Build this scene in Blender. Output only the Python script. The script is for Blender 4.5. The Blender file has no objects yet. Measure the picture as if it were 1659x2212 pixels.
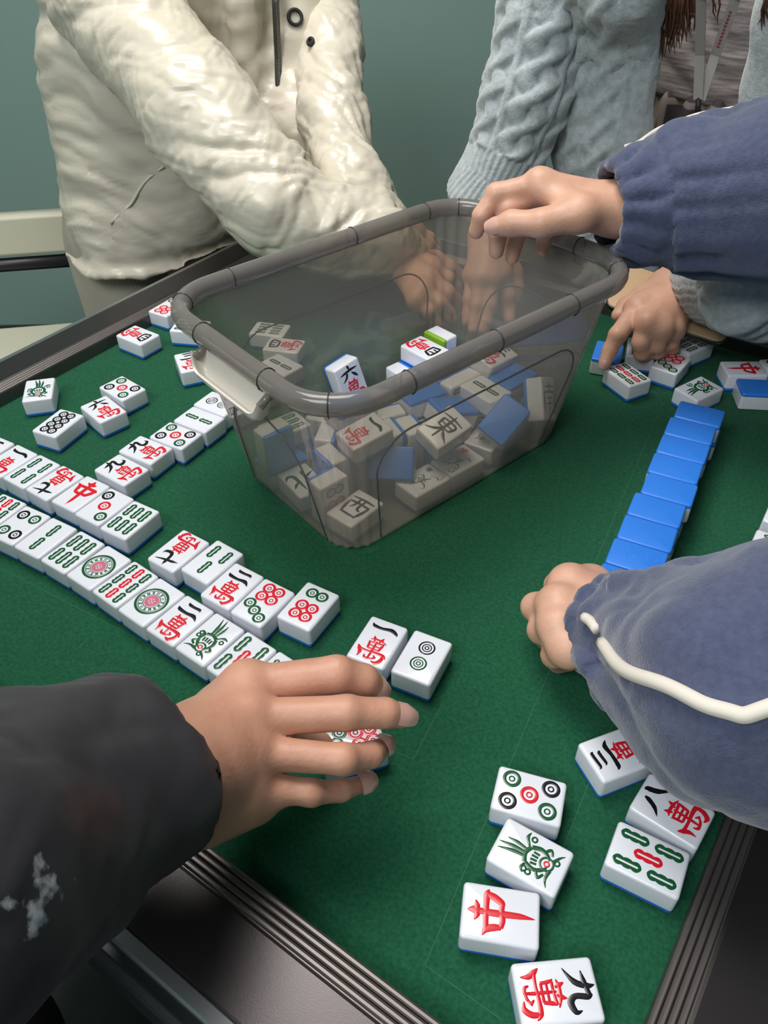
import bpy, math, random
import numpy as np
from mathutils import Vector, Matrix, Euler
from mathutils.geometry import tessellate_polygon

scene = bpy.context.scene
COL = scene.collection
TZ = 0.76                       # height of the felt above the floor (m)

# ---------------------------------------------------------------- camera
cam_data = bpy.data.cameras.new('camera')
cam = bpy.data.objects.new('camera', cam_data)
COL.objects.link(cam)
cam_data.sensor_fit = 'VERTICAL'
cam_data.sensor_height = 36.0
cam_data.lens = 1703.56 / 2212.0 * 36.0
cam_data.clip_start = 0.02
PITCH, ROLL = 0.7235, -0.01575
fw = Vector((0, math.cos(PITCH), -math.sin(PITCH)))
rt = Vector((1, 0, 0)); up = rt.cross(fw)
r2 = math.cos(ROLL) * rt + math.sin(ROLL) * up
u2 = -math.sin(ROLL) * rt + math.cos(ROLL) * up
cam.matrix_world = Matrix(((r2.x, u2.x, -fw.x, 0), (r2.y, u2.y, -fw.y, 0), (r2.z, u2.z, -fw.z, TZ + 0.4587), (0, 0, 0, 1)))
scene.camera = cam

# ---------------------------------------------------------------- world, lamps, exposure
w = bpy.data.worlds.new('room_world'); scene.world = w; w.use_nodes = True
w.node_tree.nodes['Background'].inputs[0].default_value = (0.75, 0.85, 1.0, 1)
w.node_tree.nodes['Background'].inputs[1].default_value = 0.05
def area_lamp(name, loc, target, size, power, color):
    d = bpy.data.lights.new(name, 'AREA'); d.shape = 'RECTANGLE'
    d.size, d.size_y = size; d.energy = power; d.color = color
    o = bpy.data.objects.new(name, d); COL.objects.link(o); o.location = loc
    o.rotation_euler = (Vector(target) - Vector(loc)).to_track_quat('-Z', 'Y').to_euler()
    return o
LAMP = (-0.30, 0.85, 2.55)
lamp_main = area_lamp('ceiling_lamp_light', (LAMP[0], LAMP[1], LAMP[2] - 0.05), (LAMP[0], LAMP[1], 0), (0.9, 0.9), 27.0, (1.0, 0.965, 0.93))
lamp_fill = area_lamp('added_fill_light', (-1.0, -0.9, 2.5), (-1.0, -0.9, 0), (1.2, 1.2), 46.0, (0.93, 0.97, 1.0))  # added fill light to raise the ambient level, not a known lamp
vs = scene.view_settings
vs.view_transform = 'Standard'; vs.look = 'None'; vs.gamma = 1.0; vs.exposure = 0.0
vs.use_curve_mapping = False
scene.cycles.max_bounces = 10
scene.cycles.transparent_max_bounces = 24
scene.cycles.diffuse_bounces = 4
scene.cycles.glossy_bounces = 3
scene.cycles.sample_clamp_indirect = 4.0
scene.cycles.caustics_reflective = False
scene.cycles.caustics_refractive = False

# ---------------------------------------------------------------- materials
def new_mat(name):
    m = bpy.data.materials.new(name); m.use_nodes = True
    nt = m.node_tree
    return m, nt, nt.nodes['Principled BSDF']
def mat(name, color, rough=0.5, metal=0.0, spec=0.5, coat=0.0, sss=0.0, sheen=0.0):
    m, nt, b = new_mat(name)
    b.inputs['Base Color'].default_value = (*color, 1)
    b.inputs['Roughness'].default_value = rough
    b.inputs['Metallic'].default_value = metal
    b.inputs['Specular IOR Level'].default_value = spec
    b.inputs['Coat Weight'].default_value = coat
    if sss:
        b.inputs['Subsurface Weight'].default_value = sss
        b.inputs['Subsurface Radius'].default_value = (0.006, 0.0025, 0.0015)
        b.inputs['Subsurface Scale'].default_value = 1.0
    if sheen:
        b.inputs['Sheen Weight'].default_value = sheen
        b.inputs['Sheen Roughness'].default_value = 0.5
    return m
def add_node(nt, kind, **kw):
    n = nt.nodes.new(kind)
    for k, v in kw.items(): setattr(n, k, v)
    return n
def noise_mix(m, c1, c2, scale, detail=3.0, lo=0.35, hi=0.65, stretch=None):
    """two-tone colour variation from object-space noise"""
    nt = m.node_tree; b = nt.nodes['Principled BSDF']
    tc = add_node(nt, 'ShaderNodeTexCoord'); n = add_node(nt, 'ShaderNodeTexNoise')
    src = tc.outputs['Object']
    if stretch:
        mp = add_node(nt, 'ShaderNodeMapping'); mp.inputs['Scale'].default_value = stretch
        nt.links.new(src, mp.inputs[0]); src = mp.outputs[0]
    n.inputs['Scale'].default_value = scale; n.inputs['Detail'].default_value = detail
    r = add_node(nt, 'ShaderNodeValToRGB')
    r.color_ramp.elements[0].position = lo; r.color_ramp.elements[0].color = (*c1, 1)
    r.color_ramp.elements[1].position = hi; r.color_ramp.elements[1].color = (*c2, 1)
    nt.links.new(src, n.inputs['Vector']); nt.links.new(n.outputs['Fac'], r.inputs[0])
    nt.links.new(r.outputs[0], b.inputs['Base Color'])
    return r
def noise_bump(m, scale, strength, dist=0.001, detail=4.0, stretch=None):
    nt = m.node_tree; b = nt.nodes['Principled BSDF']
    tc = add_node(nt, 'ShaderNodeTexCoord'); n = add_node(nt, 'ShaderNodeTexNoise')
    src = tc.outputs['Object']
    if stretch:
        mp = add_node(nt, 'ShaderNodeMapping'); mp.inputs['Scale'].default_value = stretch
        nt.links.new(src, mp.inputs[0]); src = mp.outputs[0]
    n.inputs['Scale'].default_value = scale; n.inputs['Detail'].default_value = detail
    bp = add_node(nt, 'ShaderNodeBump'); bp.inputs['Strength'].default_value = strength; bp.inputs['Distance'].default_value = dist
    nt.links.new(src, n.inputs['Vector']); nt.links.new(n.outputs['Fac'], bp.inputs['Height'])
    prev = b.inputs['Normal'].links
    if prev: nt.links.new(prev[0].from_socket, bp.inputs['Normal'])
    nt.links.new(bp.outputs[0], b.inputs['Normal'])

# ---------------------------------------------------------------- object helpers
def link(o, parent=None):
    COL.objects.link(o)
    if parent is not None: o.parent = parent
    return o
def tag(o, label=None, cat=None, group=None, kind=None):
    if label: o['label'] = label
    if cat: o['category'] = cat
    if group: o['group'] = group
    if kind: o['kind'] = kind
    return o
def empty(name, loc=(0, 0, 0), rot=0.0):
    o = bpy.data.objects.new(name, None); o.location = loc; o.rotation_euler = (0, 0, rot)
    o.empty_display_size = 0.02
    return link(o)
class MB:
    """collects vertices and faces of one mesh"""
    def __init__(s): s.v = []; s.f = []; s.m = []
    def add(s, verts, faces, mi=0):
        n = len(s.v); s.v += [tuple(p) for p in verts]; s.f += [tuple(i + n for i in f) for f in faces]; s.m += [mi] * len(faces)
    def box(s, lo, hi, mi=0, M=None):
        x0, y0, z0 = lo; x1, y1, z1 = hi
        v = [(x0, y0, z0), (x1, y0, z0), (x1, y1, z0), (x0, y1, z0), (x0, y0, z1), (x1, y0, z1), (x1, y1, z1), (x0, y1, z1)]
        if M is not None: v = [tuple(M @ Vector(p)) for p in v]
        s.add(v, [(0, 3, 2, 1), (4, 5, 6, 7), (0, 1, 5, 4), (1, 2, 6, 5), (2, 3, 7, 6), (3, 0, 4, 7)], mi)
    def loft(s, loops, closed=True, cap0=False, cap1=False, mi=0):
        n = len(loops[0]); v = [p for l in loops for p in l]; f = []
        for i in range(len(loops) - 1):
            for j in range(n if closed else n - 1):
                k = (j + 1) % n
                f.append((i * n + j, i * n + k, (i + 1) * n + k, (i + 1) * n + j))
        if cap0: f.append(tuple(reversed(range(n))))
        if cap1: f.append(tuple((len(loops) - 1) * n + j for j in range(n)))
        s.add(v, f, mi)
    def tube(s, pts, rad, n=10, closed=False, mi=0, caps=True):
        pts = [Vector(p) for p in pts]; loops = []; m = len(pts); ref = None
        for i, p in enumerate(pts):
            a = pts[(i - 1) % m] if (closed or i > 0) else p
            b = pts[(i + 1) % m] if (closed or i < m - 1) else p
            t = (b - a).normalized()
            if ref is None: ref = Vector((0, 0, 1)) if abs(t.z) < 0.9 else Vector((1, 0, 0))
            u = (ref - t * ref.dot(t)).normalized(); vv = t.cross(u); ref = u
            r = rad[i] if isinstance(rad, (list, tuple)) else rad
            loops.append([p + (u * math.cos(2 * math.pi * k / n) + vv * math.sin(2 * math.pi * k / n)) * r for k in range(n)])
        if closed: loops.append(loops[0])
        s.loft(loops, True, caps and not closed, caps and not closed, mi)
    def build(s, name, mats, parent=None, smooth=True, angle=None):
        me = bpy.data.meshes.new(name); me.from_pydata(s.v, [], s.f); me.update()
        for m in (mats if isinstance(mats, (list, tuple)) else [mats]): me.materials.append(m)
        me.polygons.foreach_set('material_index', s.m)
        if smooth:
            me.polygons.foreach_set('use_smooth', [True] * len(me.polygons))
            if angle: me.set_sharp_from_angle(angle=math.radians(angle))
        return link(bpy.data.objects.new(name, me), parent)
def rrect(hx, hy, r, seg=8, z=0.0, bulge=None):
    """rounded rectangle loop, counter-clockwise"""
    out = []
    for cx, cy, a0 in ((hx - r, hy - r, 0), (-hx + r, hy - r, 90), (-hx + r, -hy + r, 180), (hx - r, -hy + r, 270)):
        for i in range(seg + 1):
            a = math.radians(a0 + 90 * i / seg)
            rr = r + (bulge(i / seg) if bulge else 0)
            out.append(Vector((cx + rr * math.cos(a), cy + rr * math.sin(a), z)))
    return out

# ---------------------------------------------------------------- noise and distance-field bodies
_rng = np.random.RandomState(7)
_LAT = _rng.rand(32, 32, 32).astype(np.float32) * 2 - 1
def vnoise(P):
    """smooth value noise, -1..1, P is (n,3)"""
    i = np.floor(P).astype(np.int64); f = (P - i); f = f * f * f * (f * (f * 6 - 15) + 10)
    i0 = i & 31; i1 = (i + 1) & 31
    def L(a, b, c): return _LAT[a, b, c]
    x0, y0, z0 = i0.T; x1, y1, z1 = i1.T; fx, fy, fz = f.T
    c00 = L(x0, y0, z0) * (1 - fx) + L(x1, y0, z0) * fx; c10 = L(x0, y1, z0) * (1 - fx) + L(x1, y1, z0) * fx
    c01 = L(x0, y0, z1) * (1 - fx) + L(x1, y0, z1) * fx; c11 = L(x0, y1, z1) * (1 - fx) + L(x1, y1, z1) * fx
    return (c00 * (1 - fy) + c10 * fy) * (1 - fz) + (c01 * (1 - fy) + c11 * fy) * fz
def cap(a, b, ra, rb=None, n=None, s=1.0, k=None):
    """a tapered limb from a to b; n, s flatten it: thickness along n divided by s"""
    return dict(a=np.array(a, float), b=np.array(b, float), ra=ra, rb=ra if rb is None else rb, n=None if n is None else np.array(Vector(n).normalized()), s=s, k=k)
def chain(pts, rad, **kw):
    return [cap(pts[i], pts[i + 1], rad[i], rad[i + 1], **kw) for i in range(len(pts) - 1)]
def prim_d(P, q):
    ab = q['b'] - q['a']; L2 = max(ab @ ab, 1e-12)
    pa = P - q['a']
    t = np.clip((pa @ ab) / L2, 0, 1)
    d = pa - t[..., None] * ab
    if q['n'] is not None:
        dn = d @ q['n']
        d = d + (dn * (q['s'] - 1))[..., None] * q['n']
    return np.sqrt(np.einsum('...i,...i->...', d, d)) - (q['ra'] + (q['rb'] - q['ra']) * t)
def field_mesh(prims, vox, k, cuts=(), carve=(), relax=2):
    """smooth union of limbs -> (verts, quads) by surface nets; cuts are half spaces (point, normal) whose far side is removed"""
    lo = np.min([np.minimum(q['a'] - q['ra'], q['b'] - q['rb']) for q in prims], 0) - 4 * vox - 0.3 * k
    hi = np.max([np.maximum(q['a'] + q['ra'], q['b'] + q['rb']) for q in prims], 0) + 4 * vox + 0.3 * k
    N = np.ceil((hi - lo) / vox).astype(int) + 1
    F = np.full(N, 0.2, np.float32)
    ax = [lo[i] + vox * np.arange(N[i]) for i in range(3)]
    for q in prims:
        kk = q['k'] or k; R = max(q['ra'], q['rb']) + kk + 3 * vox
        i0 = np.maximum(np.floor((np.minimum(q['a'], q['b']) - R - lo) / vox).astype(int), 0)
        i1 = np.minimum(np.ceil((np.maximum(q['a'], q['b']) + R - lo) / vox).astype(int) + 1, N)
        sl = tuple(slice(i0[i], i1[i]) for i in range(3))
        P = np.stack(np.meshgrid(*[ax[i][sl[i]] for i in range(3)], indexing='ij'), -1)
        d = prim_d(P, q).astype(np.float32); c = F[sl]
        h = np.maximum(kk - np.abs(c - d), 0) / kk
        F[sl] = np.minimum(c, d) - h * h * kk * 0.25
    G = None
    for q in carve:
        if G is None: G = np.stack(np.meshgrid(*ax, indexing='ij'), -1)
        F = np.maximum(F, -prim_d(G, q).astype(np.float32))
    for pt, nn in cuts:
        nn = np.array(Vector(nn).normalized()); pt = np.array(pt, float)
        X = ax[0][:, None, None] * nn[0] + ax[1][None, :, None] * nn[1] + ax[2][None, None, :] * nn[2] - pt @ nn
        F = np.maximum(F, X.astype(np.float32))
    S = F < 0
    n0, n1, n2 = F.shape
    cnt = np.zeros((n0 - 1, n1 - 1, n2 - 1), np.float32); acc = np.zeros((n0 - 1, n1 - 1, n2 - 1, 3), np.float32)
    for axis in range(3):
        a, b = [o for o in range(3) if o != axis]
        for da in (0, 1):
            for db in (0, 1):
                s0 = [slice(None)] * 3; s1 = [slice(None)] * 3
                s0[axis] = slice(0, -1); s1[axis] = slice(1, None)
                for o, dd in ((a, da), (b, db)):
                    sl = slice(0, -1) if dd == 0 else slice(1, None)
                    s0[o] = sl; s1[o] = sl
                f0 = F[tuple(s0)]; f1 = F[tuple(s1)]
                x = (f0 < 0) != (f1 < 0)
                t = np.where(x, f0 / np.where(x, f0 - f1, 1), 0)
                cnt += x
                acc[..., axis] += np.where(x, t, 0); acc[..., a] += x * da; acc[..., b] += x * db
    act = cnt > 0
    idx = -np.ones(act.shape, np.int64); idx[act] = np.arange(act.sum())
    cell = np.stack(np.nonzero(act), -1)
    V = lo + (cell + acc[act] / cnt[act][:, None]) * vox
    quads = []
    for axis in range(3):
        a, b = [o for o in range(3) if o != axis]
        s0 = [slice(1, -1)] * 3; s1 = [slice(1, -1)] * 3
        s0[axis] = slice(0, -1); s1[axis] = slice(1, None)
        x = S[tuple(s0)] != S[tuple(s1)]
        p = np.stack(np.nonzero(x), -1)
        off = np.ones(3, int); off[axis] = 0
        c = p + off
        inside = S[tuple(c.T)]
        ea = np.zeros(3, int); ea[a] = 1; eb = np.zeros(3, int); eb[b] = 1
        q = np.stack([idx[tuple((c - ea - eb).T)], idx[tuple((c - eb).T)], idx[tuple(c.T)], idx[tuple((c - ea).T)]], -1)
        flip = inside if axis != 1 else ~inside
        q[~flip] = q[~flip][:, ::-1]
        quads.append(q)
    Q = np.concatenate(quads); Q = Q[(Q >= 0).all(1)]
    for _ in range(relax):
        A = np.zeros_like(V); C = np.zeros(len(V))
        for j in range(4):
            e0, e1 = Q[:, j], Q[:, (j + 1) % 4]
            for o in range(3):
                A[:, o] += np.bincount(e0, V[e1, o], len(V)) + np.bincount(e1, V[e0, o], len(V))
            C += np.bincount(e0, minlength=len(V)) + np.bincount(e1, minlength=len(V))
        V = V * 0.45 + 0.55 * A / np.maximum(C, 1)[:, None]
    return V, Q
def join_fields(parts):
    V = []; Q = []; n = 0
    for v, q in parts: V.append(v); Q.append(q + n); n += len(v)
    return np.concatenate(V), np.concatenate(Q)
def np_object(name, V, Q, mats, parent=None, disp=None, mat_index=None):
    me = bpy.data.meshes.new(name)
    def fill(V):
        me.vertices.foreach_set('co', np.ascontiguousarray(V, np.float32).ravel())
    me.vertices.add(len(V)); fill(V)
    me.loops.add(Q.size); me.loops.foreach_set('vertex_index', Q.ravel().astype(np.int32))
    me.polygons.add(len(Q)); me.polygons.foreach_set('loop_start', (np.arange(len(Q)) * 4).astype(np.int32))
    me.update(calc_edges=True); me.validate()
    if disp is not None:
        for d in (disp if isinstance(disp, (list, tuple)) else [disp]):
            nn = np.zeros(len(V) * 3, np.float32); me.vertices.foreach_get('normal', nn); nn = nn.reshape(-1, 3)
            V = V + nn * np.asarray(d(V, nn))[:, None]
            fill(V); me.update()
    me.polygons.foreach_set('use_smooth', [True] * len(me.polygons))
    for m in (mats if isinstance(mats, (list, tuple)) else [mats]): me.materials.append(m)
    if mat_index is not None:
        c = V[Q].mean(1); me.polygons.foreach_set('material_index', np.asarray(mat_index(c), np.int32))
    me.update()
    return link(bpy.data.objects.new(name, me), parent)
def along(P, pts, ref=(0, 0, 1)):
    """limb coordinates: arc length s, angle around the limb, distance to its axis"""
    pts = np.array(pts, float); best = np.full(len(P), 1e9); S = np.zeros(len(P)); A = np.zeros(len(P)); acc = 0
    ref = np.array(ref, float)
    for i in range(len(pts) - 1):
        ab = pts[i + 1] - pts[i]; L = np.linalg.norm(ab); t = ab / L
        x = (P - pts[i]) @ t
        xc = np.clip(x, 0 if i else -1e9, L if i < len(pts) - 2 else 1e9)
        d = P - pts[i] - xc[:, None] * t; r = np.linalg.norm(d, axis=1)
        u = ref - t * (ref @ t); u /= np.linalg.norm(u); v = np.cross(t, u)
        m = r < best
        best[m] = r[m]; S[m] = acc + xc[m]; A[m] = np.arctan2(d[m] @ v, d[m] @ u)
        acc += L
    return S, A, best
# ================================================================ the room
M_wall = mat('teal_wall_paint', (0.25, 0.375, 0.335), 0.55)
noise_bump(M_wall, 90, 0.12, 0.002)
M_ceil = mat('ceiling_paint', (0.75, 0.77, 0.75), 0.8)
M_floor = mat('floor_vinyl', (0.05, 0.055, 0.055), 0.5)
noise_mix(M_floor, (0.04, 0.045, 0.045), (0.07, 0.075, 0.07), 6)
RX0, RX1, RY0, RY1, RH = -2.3, 2.4, -2.2, 2.15, 2.62
def slab(name, lo, hi, m):
    b = MB(); b.box(lo, hi); o = b.build(name, m, smooth=False); return tag(o, kind='structure')
slab('floor', (RX0, RY0, -0.05), (RX1, RY1, 0), M_floor)
slab('ceiling', (RX0, RY0, RH), (RX1, RY1, RH + 0.05), M_ceil)
slab('wall_back', (RX0, RY1, 0), (RX1, RY1 + 0.06, RH), M_wall)
slab('wall_front', (RX0, RY0 - 0.06, 0), (RX1, RY0, RH), M_wall)
slab('wall_left', (RX0 - 0.06, RY0, 0), (RX0, RY1, RH), M_wall)
slab('wall_right', (RX1, RY0, 0), (RX1 + 0.06, RY1, RH), M_wall)
M_base = mat('dark_baseboard', (0.03, 0.035, 0.035), 0.4)
slab('baseboard_back', (RX0, RY1 - 0.012, 0), (RX1, RY1, 0.09), M_base)

# ================================================================ the mahjong table
TA = math.radians(-35.3)
E1 = Vector((math.cos(TA), math.sin(TA), 0)); E2 = Vector((-math.sin(TA), math.cos(TA), 0))
FELT = 0.757
NEAR = Vector((0.0916, 0.0763, 0))
TC = NEAR - E1 * FELT / 2 + E2 * FELT / 2
M_felt, nt, b = new_mat('green_felt')
b.inputs['Roughness'].default_value = 0.95; b.inputs['Specular IOR Level'].default_value = 0.15
b.inputs['Sheen Weight'].default_value = 0.08
noise_mix(M_felt, (0.006, 0.062, 0.028), (0.014, 0.098, 0.048), 420, 3, 0.3, 0.7)
noise_bump(M_felt, 900, 0.5, 0.0006)
M_seam = mat('felt_seam', (0.02, 0.11, 0.055), 0.9)
M_frame = mat('brown_table_frame', (0.060, 0.053, 0.054), 0.33, 0.75)
noise_bump(M_frame, 1400, 0.15, 0.0003)
M_ridge = mat('ridged_trim', (0.15, 0.132, 0.126), 0.42, 0.75)
M_silver = mat('silver_trim', (0.42, 0.44, 0.45), 0.3, 0.9)
M_apron = mat('dark_table_apron', (0.022, 0.026, 0.028), 0.3, 0.2)
table = empty('mahjong_table', (TC.x, TC.y, 0), TA)
tag(table, 'square mahjong table with green felt top and brown ridged frame', 'table')
h = FELT / 2
b = MB(); b.box((-h - 0.004, -h - 0.004, TZ - 0.02), (h + 0.004, h + 0.004, TZ)); felt = b.build('playing_surface', M_felt, table, smooth=False)
def table_local(p):
    d = Vector((p[0], p[1], 0)) - TC
    return (d.dot(E1), d.dot(E2))
SEAMS = [[(.0383, .3198), (.0165, .2768), (-.03, .2985)], [(.290, .683), (.018, .1546), (.0548, .1293)], [(.152, .3025), (.0834, .1833)], [(-.30, .575), (-.17, .745)], [(-.34, .472), (-.10, .330)]]
b = MB()
for s_ in SEAMS:
    q = [table_local(p) for p in s_]
    for i in range(len(q) - 1):
        a_, c_ = Vector(q[i]), Vector(q[i + 1]); t_ = (c_ - a_).normalized(); n_ = Vector((-t_.y, t_.x)) * 0.00028
        b.add([(*(a_ - n_), TZ + 0.00015), (*(c_ - n_), TZ + 0.00015), (*(c_ + n_), TZ + 0.00015), (*(a_ + n_), TZ + 0.00015)], [(0, 1, 2, 3)])
b.build('felt_seam', M_seam, table, smooth=False)
# frame profile (distance outwards from the felt edge, height above the felt), swept round the square
def sweep(prof, name, m, smooth=False, closed=True):
    b = MB(); loops = []
    for d, z in prof:
        a = h + d
        loops.append([Vector((a, a, TZ + z)), Vector((-a, a, TZ + z)), Vector((-a, -a, TZ + z)), Vector((a, -a, TZ + z))])
    b.loft(loops)
    return b.build(name, m, table, smooth=smooth)
ridge = [(0, -0.01), (0, 0.0135)]
for i in range(4):
    x = 0.0005 + i * 0.0041
    ridge += [(x, 0.0150), (x + 0.0012, 0.0158), (x + 0.0026, 0.0158), (x + 0.0033, 0.0150), (x + 0.0036, 0.0136)]
ridge += [(0.0172, 0.0136), (0.0172, -0.01)]
sweep(ridge, 'ridged_edge', M_ridge)
sweep([(0.0172, -0.01), (0.0172, 0.0142), (0.019, 0.0150), (0.056, 0.0135), (0.057, 0.012), (0.057, -0.02)], 'frame_rail', M_frame)
sweep([(0.057, -0.03), (0.057, 0.0115), (0.0582, 0.0128), (0.0645, 0.0120), (0.066, 0.0105), (0.066, -0.03)], 'silver_trim', M_silver)
sweep([(0.066, 0.004), (0.071, 0.004), (0.0715, 0.0), (0.0745, -0.002), (0.076, -0.006), (0.076, -0.05), (0.064, -0.06), (0.05, -0.15), (-0.10, -0.15), (-0.1, -0.03)], 'table_apron', M_apron)
b = MB(); b.box((-0.17, -0.17, 0.05), (0.17, 0.17, TZ - 0.12)); b.box((-0.27, -0.27, 0.0), (0.27, 0.27, 0.05)); b.build('pedestal', M_apron, table, smooth=False)

# ================================================================ the smoky storage box
BA = math.radians(39.6)
BOX = (0.0215, 0.6045)
RIMZ = 0.170
def plastic(name, tint, haze_col, haze, rough=0.06):
    m = bpy.data.materials.new(name); m.use_nodes = True; nt = m.node_tree; nt.nodes.clear()
    out = add_node(nt, 'ShaderNodeOutputMaterial')
    tr = add_node(nt, 'ShaderNodeBsdfTransparent'); tr.inputs[0].default_value = (*tint, 1)
    df = add_node(nt, 'ShaderNodeBsdfDiffuse'); df.inputs[0].default_value = (*haze_col, 1)
    tl = add_node(nt, 'ShaderNodeBsdfTranslucent'); tl.inputs[0].default_value = (*haze_col, 1)
    gl = add_node(nt, 'ShaderNodeBsdfGlossy'); gl.inputs['Roughness'].default_value = rough
    m0 = add_node(nt, 'ShaderNodeMixShader'); m0.inputs[0].default_value = 0.4
    m1 = add_node(nt, 'ShaderNodeMixShader'); m1.inputs[0].default_value = haze
    m2 = add_node(nt, 'ShaderNodeMixShader')
    fr = add_node(nt, 'ShaderNodeFresnel'); fr.inputs[0].default_value = 1.45
    nt.links.new(df.outputs[0], m0.inputs[1]); nt.links.new(tl.outputs[0], m0.inputs[2])
    nt.links.new(tr.outputs[0], m1.inputs[1]); nt.links.new(m0.outputs[0], m1.inputs[2])
    ge = add_node(nt, 'ShaderNodeNewGeometry'); iv = add_node(nt, 'ShaderNodeMath', operation='SUBTRACT'); iv.inputs[0].default_value = 1.0
    nt.links.new(ge.outputs['Backfacing'], iv.inputs[1]); mu = add_node(nt, 'ShaderNodeMath', operation='MULTIPLY')
    nt.links.new(fr.outputs[0], mu.inputs[0]); nt.links.new(iv.outputs[0], mu.inputs[1]); nt.links.new(mu.outputs[0], m2.inputs[0]); nt.links.new(m1.outputs[0], m2.inputs[1]); nt.links.new(gl.outputs[0], m2.inputs[2])
    nt.links.new(m2.outputs[0], out.inputs[0])
    return m
M_smoke = plastic('smoky_clear_plastic', (0.81, 0.765, 0.68), (0.50, 0.48, 0.475), 0.31, 0.03)
M_rim = plastic('smoky_rim_plastic', (0.60, 0.57, 0.53), (0.36, 0.335, 0.315), 0.55, 0.09)
M_line = plastic('smoky_edge_plastic', (0.45, 0.44, 0.43), (0.32, 0.32, 0.33), 0.5, 0.04)
M_cream = mat('cream_plastic', (0.66, 0.62, 0.55), 0.28)
M_notch = mat('dark_notch', (0.04, 0.04, 0.045), 0.4)
box = empty('storage_box', (BOX[0], BOX[1], TZ), BA)
tag(box, 'smoky grey clear plastic box holding loose tiles on the green felt', 'storage box')
RX, RY, RR = 0.1660, 0.1095, 0.046      # rim centre line
BX, BY, BR = 0.1335, 0.0795, 0.030      # foot
def wall_loop(t, inset, flute=True):
    """t = 0 at the foot, 1 under the rim"""
    hx = BX + (RX - 0.004 - BX) * t - inset; hy = BY + (RY - 0.004 - BY) * t - inset; r = BR + (RR - 0.004 - BR) * t - inset
    fl = (lambda u: 0.0010 * math.sin(u * math.pi * 10) * math.sin(u * math.pi) ** 0.5) if flute else None
    return [Vector((p.x, p.y, 0.0)) for p in rrect(hx, hy, r, 40, 0, fl)]
b = MB()
def zl(l, z): return [Vector((p.x, p.y, z)) for p in l]
T_ = [0, 0.04, 0.2, 0.45, 0.7, 0.9, 1.0]
outer = [zl(wall_loop(0, 0.006), 0.0004)] + [zl(wall_loop(t, 0), 0.004 + (RIMZ - 0.008) * t) for t in T_]
inner = [zl(wall_loop(t, 0.0018), 0.004 + (RIMZ - 0.008) * t) for t in reversed(T_)] + [zl(wall_loop(0, 0.008), 0.0022)]
b.loft(outer + inner, True, True, True)
b.build('box_shell', M_smoke, box, angle=50)
# rolled rim: a rounded profile swept round the top
b = MB(); prof = []
for k in range(14):
    a = 2 * math.pi * k / 14
    prof.append((0.0078 * math.cos(a), 0.0085 * math.sin(a)))
loops = []
for dx, dz in prof + prof[:1]:
    loops.append([Vector((p.x, p.y, RIMZ + dz)) for p in rrect(RX + dx, RY + dx, RR + dx, 14)])
b.loft(loops); b.build('box_rim', M_rim, box)
# dark moulding marks across the rim
b = MB()
def rim_mark(x, y, nx, ny):
    b = MB(); c = Vector((x, y, RIMZ)); n = Vector((nx, ny, 0)); pts = []
    for k in range(-2, 8):
        a = math.pi * k / 6
        pts.append(c + n * 0.0082 * math.cos(a) + Vector((0, 0, 0.0089 * math.sin(a))))
    b.tube(pts, 0.0005, 6); b.build('rim_mark', M_notch, box)
for x in (-0.085, 0.0, 0.085): rim_mark(x - 0.01, -RY, 0, -1)
for x in (-0.10, 0.03, 0.12): rim_mark(x, RY, 0, 1)
for y in (-0.043, 0.043):
    rim_mark(-RX, y, -1, 0); rim_mark(RX, y, 1, 0)
for sx in (-1, 1):
    for sy in (-1, 1):
        q = 0.7071; rim_mark(sx * (RX - RR + RR * q), sy * (RY - RR + RR * q), sx * q, sy * q)
# raised panel outlines on the four walls
def on_wall(side, u, t, off=0.0004):
    """u along the wall (m at the rim end), t height 0..1"""
    hx = BX + (RX - 0.004 - BX) * t + off; hy = BY + (RY - 0.004 - BY) * t + off; z = 0.004 + (RIMZ - 0.008) * t
    return {'f': (u, -hy, z), 'k': (u, hy, z), 'l': (-hx, u, z), 'r': (hx, u, z)}[side]
def panel(side, w0, w1, top, r):
    pts = [(-w0, 0.02), (-w1, top - r / 0.16)]
    for i in range(1, 8):
        a = math.pi / 2 * i / 8; pts.append((-w1 + r * (1 - math.cos(a)), top - r / 0.16 * (1 - math.sin(a))))
    pts += [(-w1 + r, top)]
    for i in range(1, 8): pts.append((-w1 + r + (2 * w1 - 2 * r) * i / 8, top))
    pts += [(-p[0], p[1]) for p in reversed(pts[:10])]
    bb = MB(); bb.tube([on_wall(side, *p) for p in pts], 0.0008, 6)
    return bb.build('panel_outline', M_line, box)
panel('f', 0.098, 0.112, 0.72, 0.03); panel('k', 0.098, 0.112, 0.72, 0.03)
panel('l', 0.055, 0.050, 0.70, 0.045); panel('r', 0.055, 0.050, 0.70, 0.045)
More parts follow.
